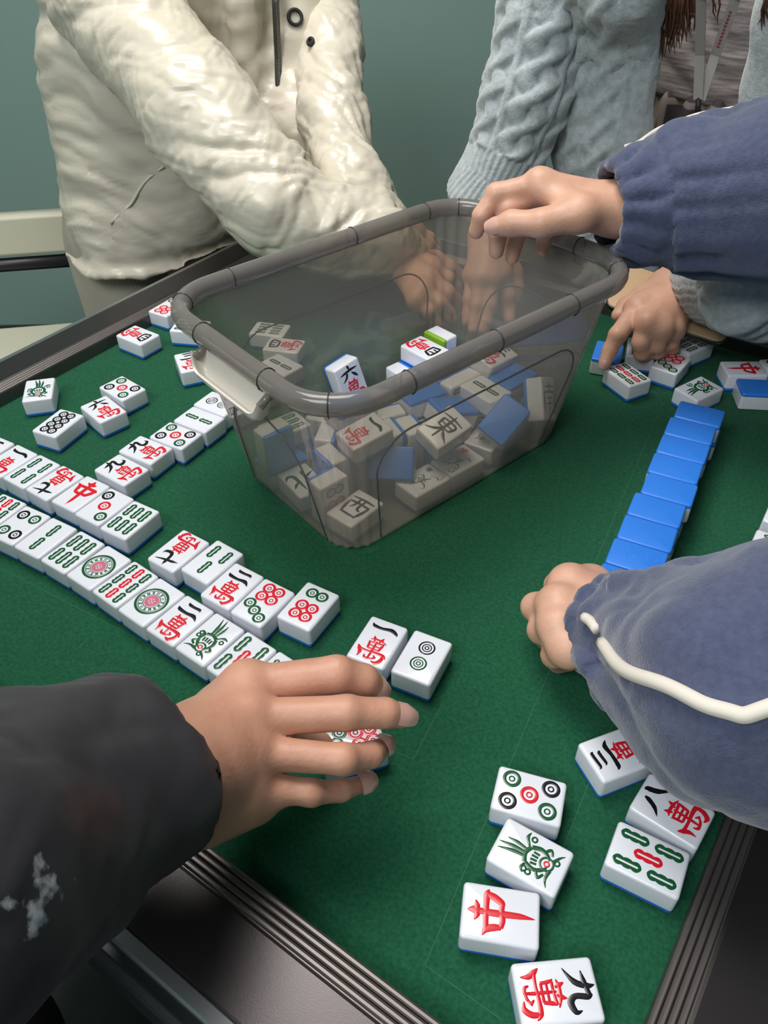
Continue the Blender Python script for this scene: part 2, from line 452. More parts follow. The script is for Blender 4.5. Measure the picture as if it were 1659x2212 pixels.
# drop handles: a cream scoop hinged under the rim of each short side
def handle(sx):
    # cross-section: down the wall, round the bottom of the scoop and up to the lip, then back along the outer face
    prof = [(-0.0012, 0.002), (0.0002, 0.012), (0.0016, 0.0205), (0.0040, 0.0262), (0.0072, 0.0278), (0.0104, 0.0258), (0.0130, 0.0208),
            (0.0148, 0.0212), (0.0136, 0.0256), (0.0108, 0.0296), (0.0066, 0.0312), (0.0022, 0.0290), (-0.0006, 0.0215), (-0.0020, 0.012), (-0.0030, 0.002)]
    b = MB(); loops = []; n = 25
    for j in range(n):
        u = j / (n - 1) * 2 - 1; e = max(0.0, abs(u) - 0.72) / 0.28
        lift = 1 - 0.62 * (1 - math.sqrt(max(0.0, 1 - e * e)))
        loops.append([Vector((sx * (RX + o * (0.55 + 0.45 * lift)), u * 0.046, RIMZ - 0.004 - d * lift)) for o, d in prof])
    b.loft(loops, True, True, True)
    hd = b.build('handle', M_cream, box, angle=55); hd['label'] = 'cream scoop handle clipped under the box rim'
    for y in (-0.044, 0.044):
        b = MB(); b.tube([(sx * (RX - 0.004), y, RIMZ - 0.010), (sx * (RX + 0.009), y, RIMZ - 0.018)], 0.0032, 8); b.build('hinge', M_rim, hd)
handle(-1); handle(1)
# ================================================================ mahjong tiles
TL, TW, TH = 0.0415, 0.0297, 0.0195
BLUE_H = 0.0040
M_white = mat('white_melamine', (0.72, 0.735, 0.79), 0.22, coat=0.3)
M_blue = mat('blue_tile_back', (0.030, 0.20, 0.72), 0.3)
M_lime = mat('lime_tile_back', (0.22, 0.42, 0.03), 0.3)
M_g = mat('green_engraving', (0.010, 0.085, 0.030), 0.22)
M_r = mat('red_engraving', (0.62, 0.012, 0.025), 0.22)
M_k = mat('black_engraving', (0.008, 0.008, 0.010), 0.22)
M_p = mat('pink_engraving', (0.55, 0.13, 0.20), 0.3)
# fine ribbed lines on the backs
nt = M_blue.node_tree
tc = add_node(nt, 'ShaderNodeTexCoord'); wv = add_node(nt, 'ShaderNodeTexWave', wave_type='BANDS', bands_direction='Y')
wv.inputs['Scale'].default_value = 290.0
bp = add_node(nt, 'ShaderNodeBump'); bp.inputs['Strength'].default_value = 0.25; bp.inputs['Distance'].default_value = 0.0003
nt.links.new(tc.outputs['Object'], wv.inputs['Vector']); nt.links.new(wv.outputs['Fac'], bp.inputs['Height'])
nt.links.new(bp.outputs[0], nt.nodes['Principled BSDF'].inputs['Normal'])
FACE_MATS = [M_white, M_g, M_r, M_k, M_p]
G_, R_, K_, P_ = 1, 2, 3, 4
class Glyph:
    """engraved figures; x across, y towards the top of the face, in mm"""
    def __init__(s): s.mb = MB(); s.n = 0; s.sc = 1.0
    def _p(s, x, y, z): return (y * s.sc * 0.001, -x * s.sc * 0.001, TH + z * 0.001)
    def lift(s): s.n += 1; return 0.03 + 0.004 * s.n
    def stroke(s, pts, col, f=1.0, sub=4):
        z = s.lift(); P = [Vector((p[0], p[1], 0)) for p in pts]; W = [p[2] * f for p in pts]; Q = []
        for i in range(len(P) - 1):
            p0, p1, p2, p3 = P[max(i - 1, 0)], P[i], P[i + 1], P[min(i + 2, len(P) - 1)]
            for k in range(sub):
                t = k / sub
                c = 0.5 * ((2 * p1) + (p2 - p0) * t + (2 * p0 - 5 * p1 + 4 * p2 - p3) * t * t + (3 * p1 - p0 - 3 * p2 + p3) * t ** 3)
                Q.append((c, W[i] + (W[i + 1] - W[i]) * t))
        Q.append((P[-1], W[-1])); V = []; F = []
        for i, (c, wd) in enumerate(Q):
            a = Q[max(i - 1, 0)][0]; b_ = Q[min(i + 1, len(Q) - 1)][0]; t = (b_ - a).normalized(); n = Vector((-t.y, t.x, 0)) * wd * 0.5
            V += [s._p(c.x + n.x, c.y + n.y, z), s._p(c.x, c.y, z + min(0.30, 0.2 * wd)), s._p(c.x - n.x, c.y - n.y, z)]
        for i in range(len(Q) - 1):
            a = 3 * i; F += [(a, a + 1, a + 4, a + 3), (a + 1, a + 2, a + 5, a + 4)]
        s.mb.add(V, F, col)
    def ring(s, x, y, r0, r1, col, n=28, sx=1.0, sy=1.0):
        z = s.lift(); V = []; F = []
        for k in range(n):
            a = 2 * math.pi * k / n
            for r, dz in ((r0, 0), ((r0 + r1) / 2, min(0.25, 0.25 * (r1 - r0))), (r1, 0)):
                V.append(s._p(x + sx * r * math.cos(a), y + sy * r * math.sin(a), z + dz))
        for k in range(n):
            a = 3 * k; b_ = 3 * ((k + 1) % n)
            F += [(a, a + 1, b_ + 1, b_), (a + 1, a + 2, b_ + 2, b_ + 1)]
        s.mb.add(V, F, col)
    def disc(s, x, y, r, col, n=20):
        z = s.lift(); V = [s._p(x, y, z + 0.1)] + [s._p(x + r * math.cos(2 * math.pi * k / n), y + r * math.sin(2 * math.pi * k / n), z) for k in range(n)]
        s.mb.add(V, [(0, 1 + k, 1 + (k + 1) % n) for k in range(n)], col)
    def dot(s, x, y, R, col):
        s.ring(x, y, R * 0.60, R, col); s.ring(x, y, R * 0.20, R * 0.36, col, 18)
    def bam(s, x, y, L, wd, col):
        """a bamboo stick: lobed outline with a pale slot"""
        z = s.lift(); n = 64; V = []; F = []
        for k in range(n):
            u = k / n; a = 2 * math.pi * u
            # stadium outline with three lobes per side
            c, q = math.cos(a), math.sin(a)
            yy = L / 2 * max(-1, min(1, 1.12 * q)); lob = 0.70 + 0.30 * math.sqrt(abs(math.cos(yy / L * 3 * math.pi)))
            hw = wd / 2 * lob; end = L / 2 - wd / 2
            if abs(yy) > end:
                e = (abs(yy) - end) / (wd / 2); hw *= math.sqrt(max(0.0, 1 - e * e * 0.97))
            xx = math.copysign(hw, c) if abs(c) > 0.02 else 0.0
            xi = math.copysign(wd * 0.09, c) if abs(c) > 0.02 else 0.0
            yi = yy * (L / 2 - wd * 0.32) / (L / 2)
            V += [s._p(x + xx, y + yy, z), s._p(x + (xx + xi) / 2, y + (yy + yi) / 2, z + 0.2), s._p(x + xi, y + yi, z)]
        for k in range(n):
            a = 3 * k; b_ = 3 * ((k + 1) % n)
            F += [(a, a + 1, b_ + 1, b_), (a + 1, a + 2, b_ + 2, b_ + 1)]
        s.mb.add(V, F, col)
    def strokes(s, L, col, ox=0, oy=0, sc=1.0, f=1.0):
        for st in L: s.stroke([(ox + p[0] * sc, oy + p[1] * sc, p[2] * sc * f) for p in st], col)
WAN = [[(-5.2, 7.0, .4), (-2, 7.9, 1.5), (3, 7.6, 1.5), (6.8, 6.2, .4)], [(-3.6, 10.6, .2), (-2.8, 8.6, 1.7), (-1.8, 6.0, .8)], [(3.2, 10.8, .2), (2.6, 8.6, 1.8), (1.4, 6.0, .8)],
       [(-5.4, 5.6, .3), (-4.4, 3.5, 1.4), (-4.0, -0.6, 1.2)], [(-4.6, 4.9, 1.1), (0, 4.9, 1.2), (5.4, 5.4, 1.5)], [(5.6, 5.8, .4), (4.7, 3.4, 1.6), (4.1, -0.6, 1.2)],
       [(-4.2, 2.2, 1.0), (4.4, 2.2, 1.1)], [(-4.0, -0.4, 1.1), (4.2, -0.4, 1.2)], [(0, 6.4, .8), (0, 2, 1.2), (0, -4, 1.4), (-0.4, -9.4, .9)],
       [(-10.6, -0.2, .2), (-8.8, -2.6, 2.2), (-7.2, -5.6, 2.0), (-7.4, -9.6, .2)], [(-8.6, -2.8, 1.6), (-3, -3.0, 1.3), (4, -2.6, 1.7), (8.6, -3.0, 2.2), (11.2, -5.0, .3)],
       [(8.8, -3.2, 1.7), (8.6, -7.0, 2.2), (6.2, -10.2, 2.3), (2.8, -9.6, .3)], [(-3.4, -6.2, .6), (-2.2, -8.6, 1.5), (2.2, -8.0, 1.2), (4.4, -5.8, .7)], [(2.6, -4.8, .6), (4.6, -7.0, 1.6)]]
NUM = {
    1: [[(-9.5, 2.6, .2), (-7.6, .6, 2.2), (-2, .1, 1.9), (4.5, 1.2, 2.6), (8.6, -.6, 1.8), (9.6, -2.2, .2)]],
    2: [[(-5.6, 4.6, .2), (-4.2, 3.2, 2.0), (0, 3.0, 1.8), (4.8, 3.4, 2.0), (6, 1.8, .2)], [(-9.5, -1.6, .2), (-7.6, -3.4, 2.3), (-1, -3.8, 1.9), (5.5, -3.0, 2.6), (9.6, -5.8, .2)]],
    3: [[(-5.4, 6.0, .2), (-3.8, 4.8, 1.7), (4.0, 5.2, 1.9), (5.4, 3.8, .2)], [(-4.6, 1.6, .2), (-3, .6, 1.6), (3.4, .9, 1.8), (4.8, -.4, .2)], [(-9.5, -3.2, .2), (-7.4, -4.9, 2.2), (0, -5.2, 1.8), (6, -4.6, 2.5), (9.6, -7.0, .2)]],
    4: [[(-8.0, 3.5, .3), (-6.6, 1.0, 2.2), (-5.2, -5.0, 1.8)], [(-7, 3.0, 1.4), (0, 4.0, 1.8), (7.0, 3.4, 2.0)], [(8.2, 3.8, .6), (6.6, 0, 2.4), (4.8, -5.4, 1.4)], [(-5.6, -4.6, 1.8), (0, -4.8, 1.8), (5, -4.6, 1.6)], [(-2.2, 3.4, 1.4), (-2.6, -1.6, 1.4)], [(1.8, 3.4, 1.4), (2.0, -1.2, 1.4), (3.4, -2, .8)]],
    6: [[(-.8, 7.2, .3), (.4, 5.4, 2.2), (1.0, 3.0, .8)], [(-9.6, .6, .3), (-5, 1.4, 1.8), (3, 2.2, 2.0), (9.4, 2.0, .6)], [(-2.2, .4, 1.6), (-4, -3.4, 2.0), (-8.6, -6.4, .3)], [(2.4, -.4, .6), (5.4, -3.6, 2.4), (8.0, -6.6, .5)]],
    7: [[(-9.6, .2, .3), (-5, 1.2, 2.0), (2, 2.4, 1.6), (9.2, 4.4, .4)], [(-.6, 7.4, .3), (-.4, 4, 2.0), (.2, -2.6, 2.0), (2.2, -5.4, 2.4), (6.4, -4.8, 2.2), (8.0, -2.0, .3)]],
    8: [[(-2.2, 5.0, .8), (-2.6, 2.6, 2.2), (-5.2, -2.0, 2.0), (-9.4, -5.2, .2)], [(1.6, 6.0, 1.0), (3.0, 5.6, 2.6), (4.8, .5, 2.6), (9.4, -5.4, .4)]],
    9: [[(-1.4, 7.4, .3), (-1.2, 4, 2.2), (-3.4, -1.6, 2.2), (-9.6, -6.0, .2)], [(-7.8, 2.4, .3), (-3.6, 2.8, 2.0), (2.4, 4.0, 2.0)], [(2.2, 5.4, .6), (3.2, 3.2, 2.2), (2.6, -2.4, 2.0), (5.0, -5.2, 2.8), (9.0, -3.6, 2.0), (8.6, -.6, .2)]],
}
NUM[5] = [[(-6, 5.6, 1.2), (0, 6.2, 1.7), (6.4, 5.8, .6)], [(-.8, 6, 1.8), (-2.6, -4.6, 1.8)], [(-5.4, .6, 1.2), (3.6, 1.2, 1.8), (3.8, -4.6, 1.6)], [(-9.4, -5.4, .4), (-2, -5.0, 1.9), (9.4, -5.0, .8)]]
ZHONG = [[(0, 17.0, .2), (.3, 14.6, 2.2), (.2, 12.4, 3.2), (.1, 9.8, 1.6)], [(-4.8, 13.2, .2), (-2.0, 12.0, 2.2), (.2, 12.4, 2.0), (2.6, 12.2, 2.2), (5.4, 13.0, .2)], [(.1, 10.6, 2.2), (0, 5, 2.4), (.1, -1, 2.4), (.4, -10, 2.0), (0, -17.4, .2)],
         [(-11.6, 8.6, .2), (-8.4, 7.0, 2.4), (-7.0, 3.0, 2.4), (-6.6, -.6, 1.6)], [(-8.8, 7.0, 2.0), (-4, 7.4, 2.0), (4, 7.6, 2.2), (9.0, 7.4, 2.4), (11.6, 6.4, .2)], [(9.0, 7.2, 2.2), (7.8, 3.4, 2.6), (5.4, -.4, 2.4), (3.6, -1.6, .4)], [(-6.8, -.2, 1.8), (-3, -1.2, 2.0), (0, -.4, 2.0), (4.6, -.6, 1.8)]]
BIRD_G = [[(-1.6, 2, 1.2), (-2.2, 9, 1.6), (-4.4, 17.4, .2)], [(.4, 3, 1.0), (.2, 10, 1.6), (-.8, 17.8, .2)], [(2.2, 3, 1.0), (3.2, 9, 1.5), (3.2, 14.6, .2)], [(-4.6, 1.2, 1.6), (-6.0, -4.0, 1.6), (-4.0, -8.0, 1.5), (-1.6, -9.8, 1.2)], [(4.6, 1.0, 1.8), (6.0, -3.6, 1.8), (4.6, -7.6, 1.6), (2.2, -9.6, 1.2)],
          [(-4.6, 1.6, 1.8), (0, 3.0, 1.6), (4.6, 1.4, 1.8)], [(-3.4, -1.0, .9), (-2.8, -4.4, .9)], [(-1.4, -.4, .9), (-1.0, -4.0, .9)], [(.8, -.4, .9), (.8, -4.0, .9)], [(2.8, -.8, .9), (2.6, -4.2, .9)],
          [(4.8, 2.6, .8), (8.4, 5.2, 1.5), (11.8, 4.6, .3)], [(-5.2, 1.0, .9), (-8.2, 2.0, 1.2), (-10.2, .4, .5)], [(-2.4, -11.6, 1.8), (-7.6, -11.4, 1.0), (-11.6, -13.4, .2)], [(2.6, -11.6, 1.6), (6.6, -13.8, .9), (8.8, -16.2, .2)], [(-6.2, -5.6, 1.0), (-8.8, -7.6, 1.3), (-5.8, -9.6, .9)], [(5.8, -6.0, 1.0), (8.2, -8.4, 1.4), (5.4, -10.2, .9)]]
WIND = {   # winds as brush characters
    'north': [[(-10, 4, .4), (-6, 5, 2.0), (-3, 4.6, 1.6)], [(-3.2, 10, .5), (-3, 2, 2.2), (-3.2, -9, 1.8)], [(-10.5, -5, .4), (-6, -3.2, 2.0), (-3, -1.4, 1.2)], [(3.0, 11, .5), (3.4, 0, 2.4), (4, -6.5, 2.6), (8, -8, 2.4), (11, -4, .3)], [(9.5, 6, .4), (7, 3, 2.0), (3.6, .6, 1.0)]],
    'west': [[(-9, 8.5, .6), (0, 9.4, 2.0), (9.5, 9.0, 1.0)], [(-7.6, 4, .8), (-7, -2, 2.2), (-5.6, -8.6, 1.4)], [(-7.6, 4.0, 1.6), (0, 4.8, 1.8), (8.4, 4.4, 1.8)], [(8.2, 4.4, 1.6), (7.6, -2, 2.4), (5.6, -9.2, 1.2)], [(-2, 9, 1.6), (-2.2, 2, 1.8), (-4.4, -2, .5)], [(2, 9, 1.6), (2.0, 0, 1.8), (5.4, -1.8, .8)], [(-6, -7.8, 1.6), (0, -8.0, 1.8), (6, -8, 1.4)]],
    'east': [[(-9, 8, .5), (0, 8.8, 2.0), (9, 8.2, .8)], [(-5.6, 5, 1.8), (-5, -1.4, 1.6)], [(-5.6, 5, 1.4), (5.8, 5.2, 1.8), (5, -1.4, 1.8)], [(-5, 1.8, 1.2), (5, 1.8, 1.3)], [(-5, -1.4, 1.3), (5, -1.4, 1.4)], [(0, 12, .6), (0, 3, 2.0), (0, -12, 1.0)], [(-.6, -2, 1.4), (-4, -6.4, 2.0), (-10, -10, .3)], [(.6, -2, .8), (5, -6.4, 2.4), (10.5, -9.6, .6)]],
    'south': [[(-7, 9, .4), (0, 9.8, 1.8), (7, 9.2, .8)], [(.4, 13, .4), (0, 9, 2.0), (-.4, 5, 1.2)], [(-8.6, 5, .8), (-8, -2, 2.2), (-8.4, -10, .5)], [(-8.4, 4.8, 1.4), (0, 5.6, 1.8), (8.8, 5.0, 2.0)], [(8.6, 5, 1.6), (8, -4, 2.4), (6.4, -10, 1.6), (3.8, -8.6, .3)], [(-4, .8, 1.2), (4.2, 1.0, 1.4)], [(-4.6, -3.4, 1.3), (4.8, -3.2, 1.4)], [(0, 1, 1.4), (0, -9.6, 1.2)]],
}
FLOWER = [[(-4, -12, 1.0), (-1, -6, 1.2), (0, 0, 1.2), (3, 6, 1.0)], [(-9, 2, .5), (-5, 4.4, 1.3), (-1, 1.4, .9)], [(1, 8, 1.0), (6, 11, 1.3), (9.4, 8.2, .5)], [(0, -4, .9), (5, -4, 1.3), (8.6, -8, .6), (5.6, -10, .8)], [(-2, -8, .9), (-7, -8.6, 1.2), (-9, -12.4, .5)], [(-6, -2, .8), (-8.6, -4.2, 1.1), (-5.2, -5.2, .8)]]
BLOSSOM = [[(-2.5, 2.6, .4), (-1, 1, 1.4), (0, 0, 1.2), (2.8, -2, .4)], [(2.6, 2.8, .4), (1, 1, 1.4), (-2.8, -2.4, .4)], [(-3, .4, .8), (3.2, .6, .8)], [(0, 3.4, .6), (0, -3.2, .8)]]
THREE = [[(-1.8, 2.6, .5), (.6, 3.2, .8), (1.8, 2.0, .8), (.2, .4, .6)], [(.2, .4, .6), (2.2, -.8, .8), (.8, -3, .8), (-1.8, -2.6, .5)]]
FOUR = [[(1.0, 3.2, .7), (-2, -.8, .7), (2.4, -.8, .7)], [(1.0, 3.2, .8), (1.0, -3.2, .8)]]
def face_glyph(name):
    g = Glyph()
    if name.startswith('dots'):
        n = int(name[4:])
        if n == 1:
            g.sc = 1.28
            g.ring(0, 0, 8.6, 10.2, G_, 48); g.ring(0, 0, 7.7, 8.2, G_, 48); g.ring(0, 0, 4.8, 5.3, G_, 40)
            for k in range(14):      # the lettered band: short radial and tangential strokes
                a = 2 * math.pi * k / 14; c, q = math.cos(a), math.sin(a); tx, ty = -q, c
                for da, r0, r1 in ((-.55, 5.6, 7.4), (.55, 5.6, 7.4)) if k % 3 else ((-.5, 5.6, 7.4), (.1, 5.6, 6.6), (.6, 5.6, 7.4)):
                    g.stroke([(r0 * c + da * tx, r0 * q + da * ty, .55), (r1 * c + da * tx * (-1 if k % 2 else 1), r1 * q + da * ty * (-1 if k % 2 else 1), .55)], G_, sub=1)
                if k % 2: g.stroke([(7.2 * c - .8 * tx, 7.2 * q - .8 * ty, .5), (7.2 * c + .8 * tx, 7.2 * q + .8 * ty, .5)], G_, sub=1)
            g.ring(0, 0, 2.1, 4.4, P_, 40); g.ring(0, 0, .55, 1.3, P_, 20)
            for k in range(12):
                a = 2 * math.pi * k / 12; g.disc(3.3 * math.cos(a), 3.3 * math.sin(a), .5, 0, 10)
            for k in range(6):
                a = 2 * math.pi * k / 6; g.disc(1.7 * math.cos(a), 1.7 * math.sin(a), .42, P_, 8)
        elif n == 2:
            for y, c in ((8.2, K_), (-6.6, G_)):
                R = 6.0; g.ring(0, y, R * .80, R, c, 36); g.ring(0, y, R * .46, R * .60, c, 30); g.ring(0, y, R * .16, R * .30, c, 20)
        elif n == 3:
            for x, y, c in ((-7.6, 11.4, K_), (0, 0, R_), (7.6, -11.4, G_)): g.dot(x, y, 5.6, c)
        elif n == 4:
            for x, y, c in ((-6.6, 10.4, K_), (6.6, 10.4, G_), (-6.6, -10.4, G_), (6.6, -10.4, K_)): g.dot(x, y, 5.5, c)
        elif n == 5:
            for x, y, c in ((-7.4, 11.8, K_), (7.4, 11.8, G_), (0, 0, R_), (-7.4, -11.8, G_), (7.4, -11.8, K_)): g.dot(x, y, 5.6, c)
        elif n == 6:
            for x in (-4.4, 4.4): g.dot(x, 11.6, 5.0, G_)
            for x, y in ((-4.5, -1.8), (4.5, -1.8), (-4.5, -10.8), (4.5, -10.8)): g.dot(x, y, 5.1, R_)
        elif n == 7:
            for x, y in ((-7.6, 14.0), (0, 9.8), (7.6, 5.6)): g.dot(x, y, 4.9, G_)
            for x, y in ((-4.5, -4.2), (4.5, -4.2), (-4.5, -13.2), (4.5, -13.2)): g.dot(x, y, 5.1, R_)
        else:
            for x in (-4.4, 4.4):
                for y in (13.2, 4.4, -4.4, -13.2): g.dot(x, y, 4.9, K_)
    elif name.startswith('bam'):
        n = int(name[3:]); L2, w2 = 14.6, 5.4
        if n == 2: P = [(0, 8.6, 15.4, 5.8, G_), (0, -8.6, 15.4, 5.8, G_)]
        elif n == 3: P = [(0, 8.4, 15, 5.6, G_), (-6.6, -8.4, 15, 5.6, G_), (6.6, -8.4, 15, 5.6, G_)]
        elif n == 4: P = [(x, y, 15.8, 5.8, G_) for x in (-7.2, 7.2) for y in (8.9, -8.9)]
        elif n == 5: P = [(x, y, 16.2, 6.2, G_) for x in (-8.4, 8.4) for y in (9.6, -9.6)] + [(0, 0, 16.2, 6.2, R_)]
        elif n == 6: P = [(x, y, 15.6, 5.9, G_) for x in (-8.4, 0, 8.4) for y in (8.8, -8.8)]
        elif n == 8: P = [(x, y, 12, 4.2, G_) for x in (-8.8, -3, 3, 8.8) for y in (8.2, -8.2)]
        else: P = [(x, y, 11.6, 5.7, R_ if x == 0 else G_) for x in (-8.3, 0, 8.3) for y in (12.4, 0, -12.4)]
        for p in P: g.bam(*p)
    elif name.startswith('wan'):
        n = int(name[3:])
        g.strokes(NUM[n], K_, 0, 11.0 if n > 1 else 11.8, 1.08, 1.25); g.strokes(WAN, R_, 0, -7.2, 1.06, 1.28)
    elif name == 'zhong': g.strokes(ZHONG, R_, 0, 0, 1.04, 1.5)
    elif name == 'bird':
        g.strokes(BIRD_G, G_, 0, 0, 1.06, 1.45); g.disc(0, -9.6, 3.6, 0, 24); g.ring(0, -9.6, 3.0, 4.4, G_); g.ring(0, -9.6, .7, 2.1, R_, 20)
        for x, y in ((-9.2, -2.2), (9.6, 1.6), (3.4, -14.4), (-8.6, .6)): g.ring(x, y, .9, 2.0, G_, 16)
    elif name in WIND: g.strokes(WIND[name], K_, 0, 0, 1.25, 1.15)
    elif name == 'flower':
        g.strokes(FLOWER, G_, 1, 0, 1.0, 1.1)
        for k in range(6): g.ring(2.4 * math.cos(k * 1.047), -1 + 2.4 * math.sin(k * 1.047), .8, 1.6, G_, 12)
        g.strokes(BLOSSOM, K_, -6.5, 13.2, 1.1); g.strokes(THREE, R_, 8.8, 13.2, 1.1)
    elif name == 'plum':
        g.strokes(FLOWER, G_, 2, -2, .9, 1.3)
        for k in range(5): g.ring(2 + 2.0 * math.cos(k * 1.257), 2.0 * math.sin(k * 1.257), .8, 1.8, G_, 12)
        g.strokes(BLOSSOM, R_, -6.2, 13.0, 1.4, 1.3); g.strokes(THREE, G_, 8.2, -14, 1.2)
    elif name == 'orchid':
        g.strokes(FLOWER, G_, 0, 0, .85, 1.2); g.strokes(BLOSSOM, R_, 7.0, 12.6, 1.2); g.strokes(FOUR, K_, -8.6, 12.6, 1.3)
    return g
def rounded_block(mb, hx, hy, r, prof, mi=0, seg=4, cap_hi=True, cap_lo=True):
    """prof: list of (z, inset)"""
    loops = []
    for z, ins in prof: loops.append([Vector((p.x, p.y, z)) for p in rrect(hx - ins, hy - ins, max(r - ins, 0.0004), seg)])
    mb.loft(loops, True, cap_lo, cap_hi, mi)
def bevel(z, r, up=True, n=4):
    o = []
    for k in range(n + 1):
        a = math.pi / 2 * k / n
        o.append((z - r + r * math.sin(a), r * (1 - math.cos(a))) if up else (z + r - r * math.sin(a), r * (1 - math.cos(a))))
    return o if up else o[::-1]
HX, HY, RC = TL / 2, TW / 2, 0.0024
_face = {}
def tile_face_mesh(glyph):
    if glyph in _face: return _face[glyph]
    mb = MB()
    rounded_block(mb, HX, HY, RC, [(BLUE_H, 0)] + bevel(TH, 0.0021))
    if glyph != 'blank': g = face_glyph(glyph).mb; mb.v, n0 = mb.v + g.v, len(mb.v); mb.f += [tuple(i + n0 for i in f) for f in g.f]; mb.m += g.m
    me = bpy.data.meshes.new('tile_face_' + glyph); me.from_pydata(mb.v, [], mb.f)
    for m in FACE_MATS: me.materials.append(m)
    me.polygons.foreach_set('material_index', mb.m); me.polygons.foreach_set('use_smooth', [True] * len(me.polygons))
    me.set_sharp_from_angle(angle=math.radians(40)); _face[glyph] = me
    return me
def back_mesh(m, name):
    mb = MB(); rounded_block(mb, HX, HY, RC, bevel(0.0, 0.0018, False) + [(BLUE_H - 0.0003, 0), (BLUE_H, 0.0003)])
    # crown emblem in low relief
    def rib(pts, wd):
        q = [Vector((y * 0.001, x * 0.001, 0)) for x, y in pts]
        for i in range(len(q) - 1):
            a, c = q[i], q[i + 1]; t = (c - a).normalized(); n = Vector((-t.y, t.x, 0)) * wd * 0.0005
            mb.add([(*(a + n).xy, -0.00002), (*(c + n).xy, -0.00002), (*(c - n).xy, -0.00002), (*(a - n).xy, -0.00002), (*((a + c) / 2).xy, -0.00028)], [(0, 1, 4), (1, 2, 4), (2, 3, 4), (3, 0, 4)])
    for k in range(12):
        a0, a1 = 2 * math.pi * k / 12, 2 * math.pi * (k + 1) / 12
        rib([(3.4 * math.cos(a0), 2.6 * math.sin(a0)), (3.4 * math.cos(a1), 2.6 * math.sin(a1))], 1.0)
    for sy in (-1, 1):
        rib([(-3.2, sy * 4.4), (3.2, sy * 4.4)], 1.1); rib([(-4.6, sy * 6.4), (4.6, sy * 6.4)], .9)
        for k in range(-3, 4): rib([(k * 1.5, sy * 6.4), (k * 2.0, sy * (10.4 - abs(k) * .8))], .9)
    me = bpy.data.meshes.new(name); me.from_pydata(mb.v, [], mb.f); me.materials.append(m)
    me.polygons.foreach_set('use_smooth', [True] * len(me.polygons)); me.set_sharp_from_angle(angle=math.radians(40))
    return me
BACK = {'blue': back_mesh(M_blue, 'blue_back_layer'), 'lime': back_mesh(M_lime, 'lime_back_layer')}
def make_tile(glyph, M, label, group, back='blue'):
    """an Empty at the tile's back, with its white face block and its coloured back layer"""
    t = bpy.data.objects.new('mahjong_tile', None); t.empty_display_size = 0.02; COL.objects.link(t); t.matrix_world = M
    tag(t, label, 'mahjong tile', group)
    for nm, me in (('face_block', tile_face_mesh(glyph)), ('back_layer', BACK[back])):
        o = bpy.data.objects.new(nm, me); COL.objects.link(o); o.parent = t
    return t
def flat(x, y, th, z=0.0, down=False):
    M = Matrix.Translation((x, y, TZ + z)) @ Matrix.Rotation(th, 4, 'Z')
    if down: M = M @ Matrix.Translation((0, 0, TH)) @ Matrix.Rotation(math.pi, 4, 'X')
    return M
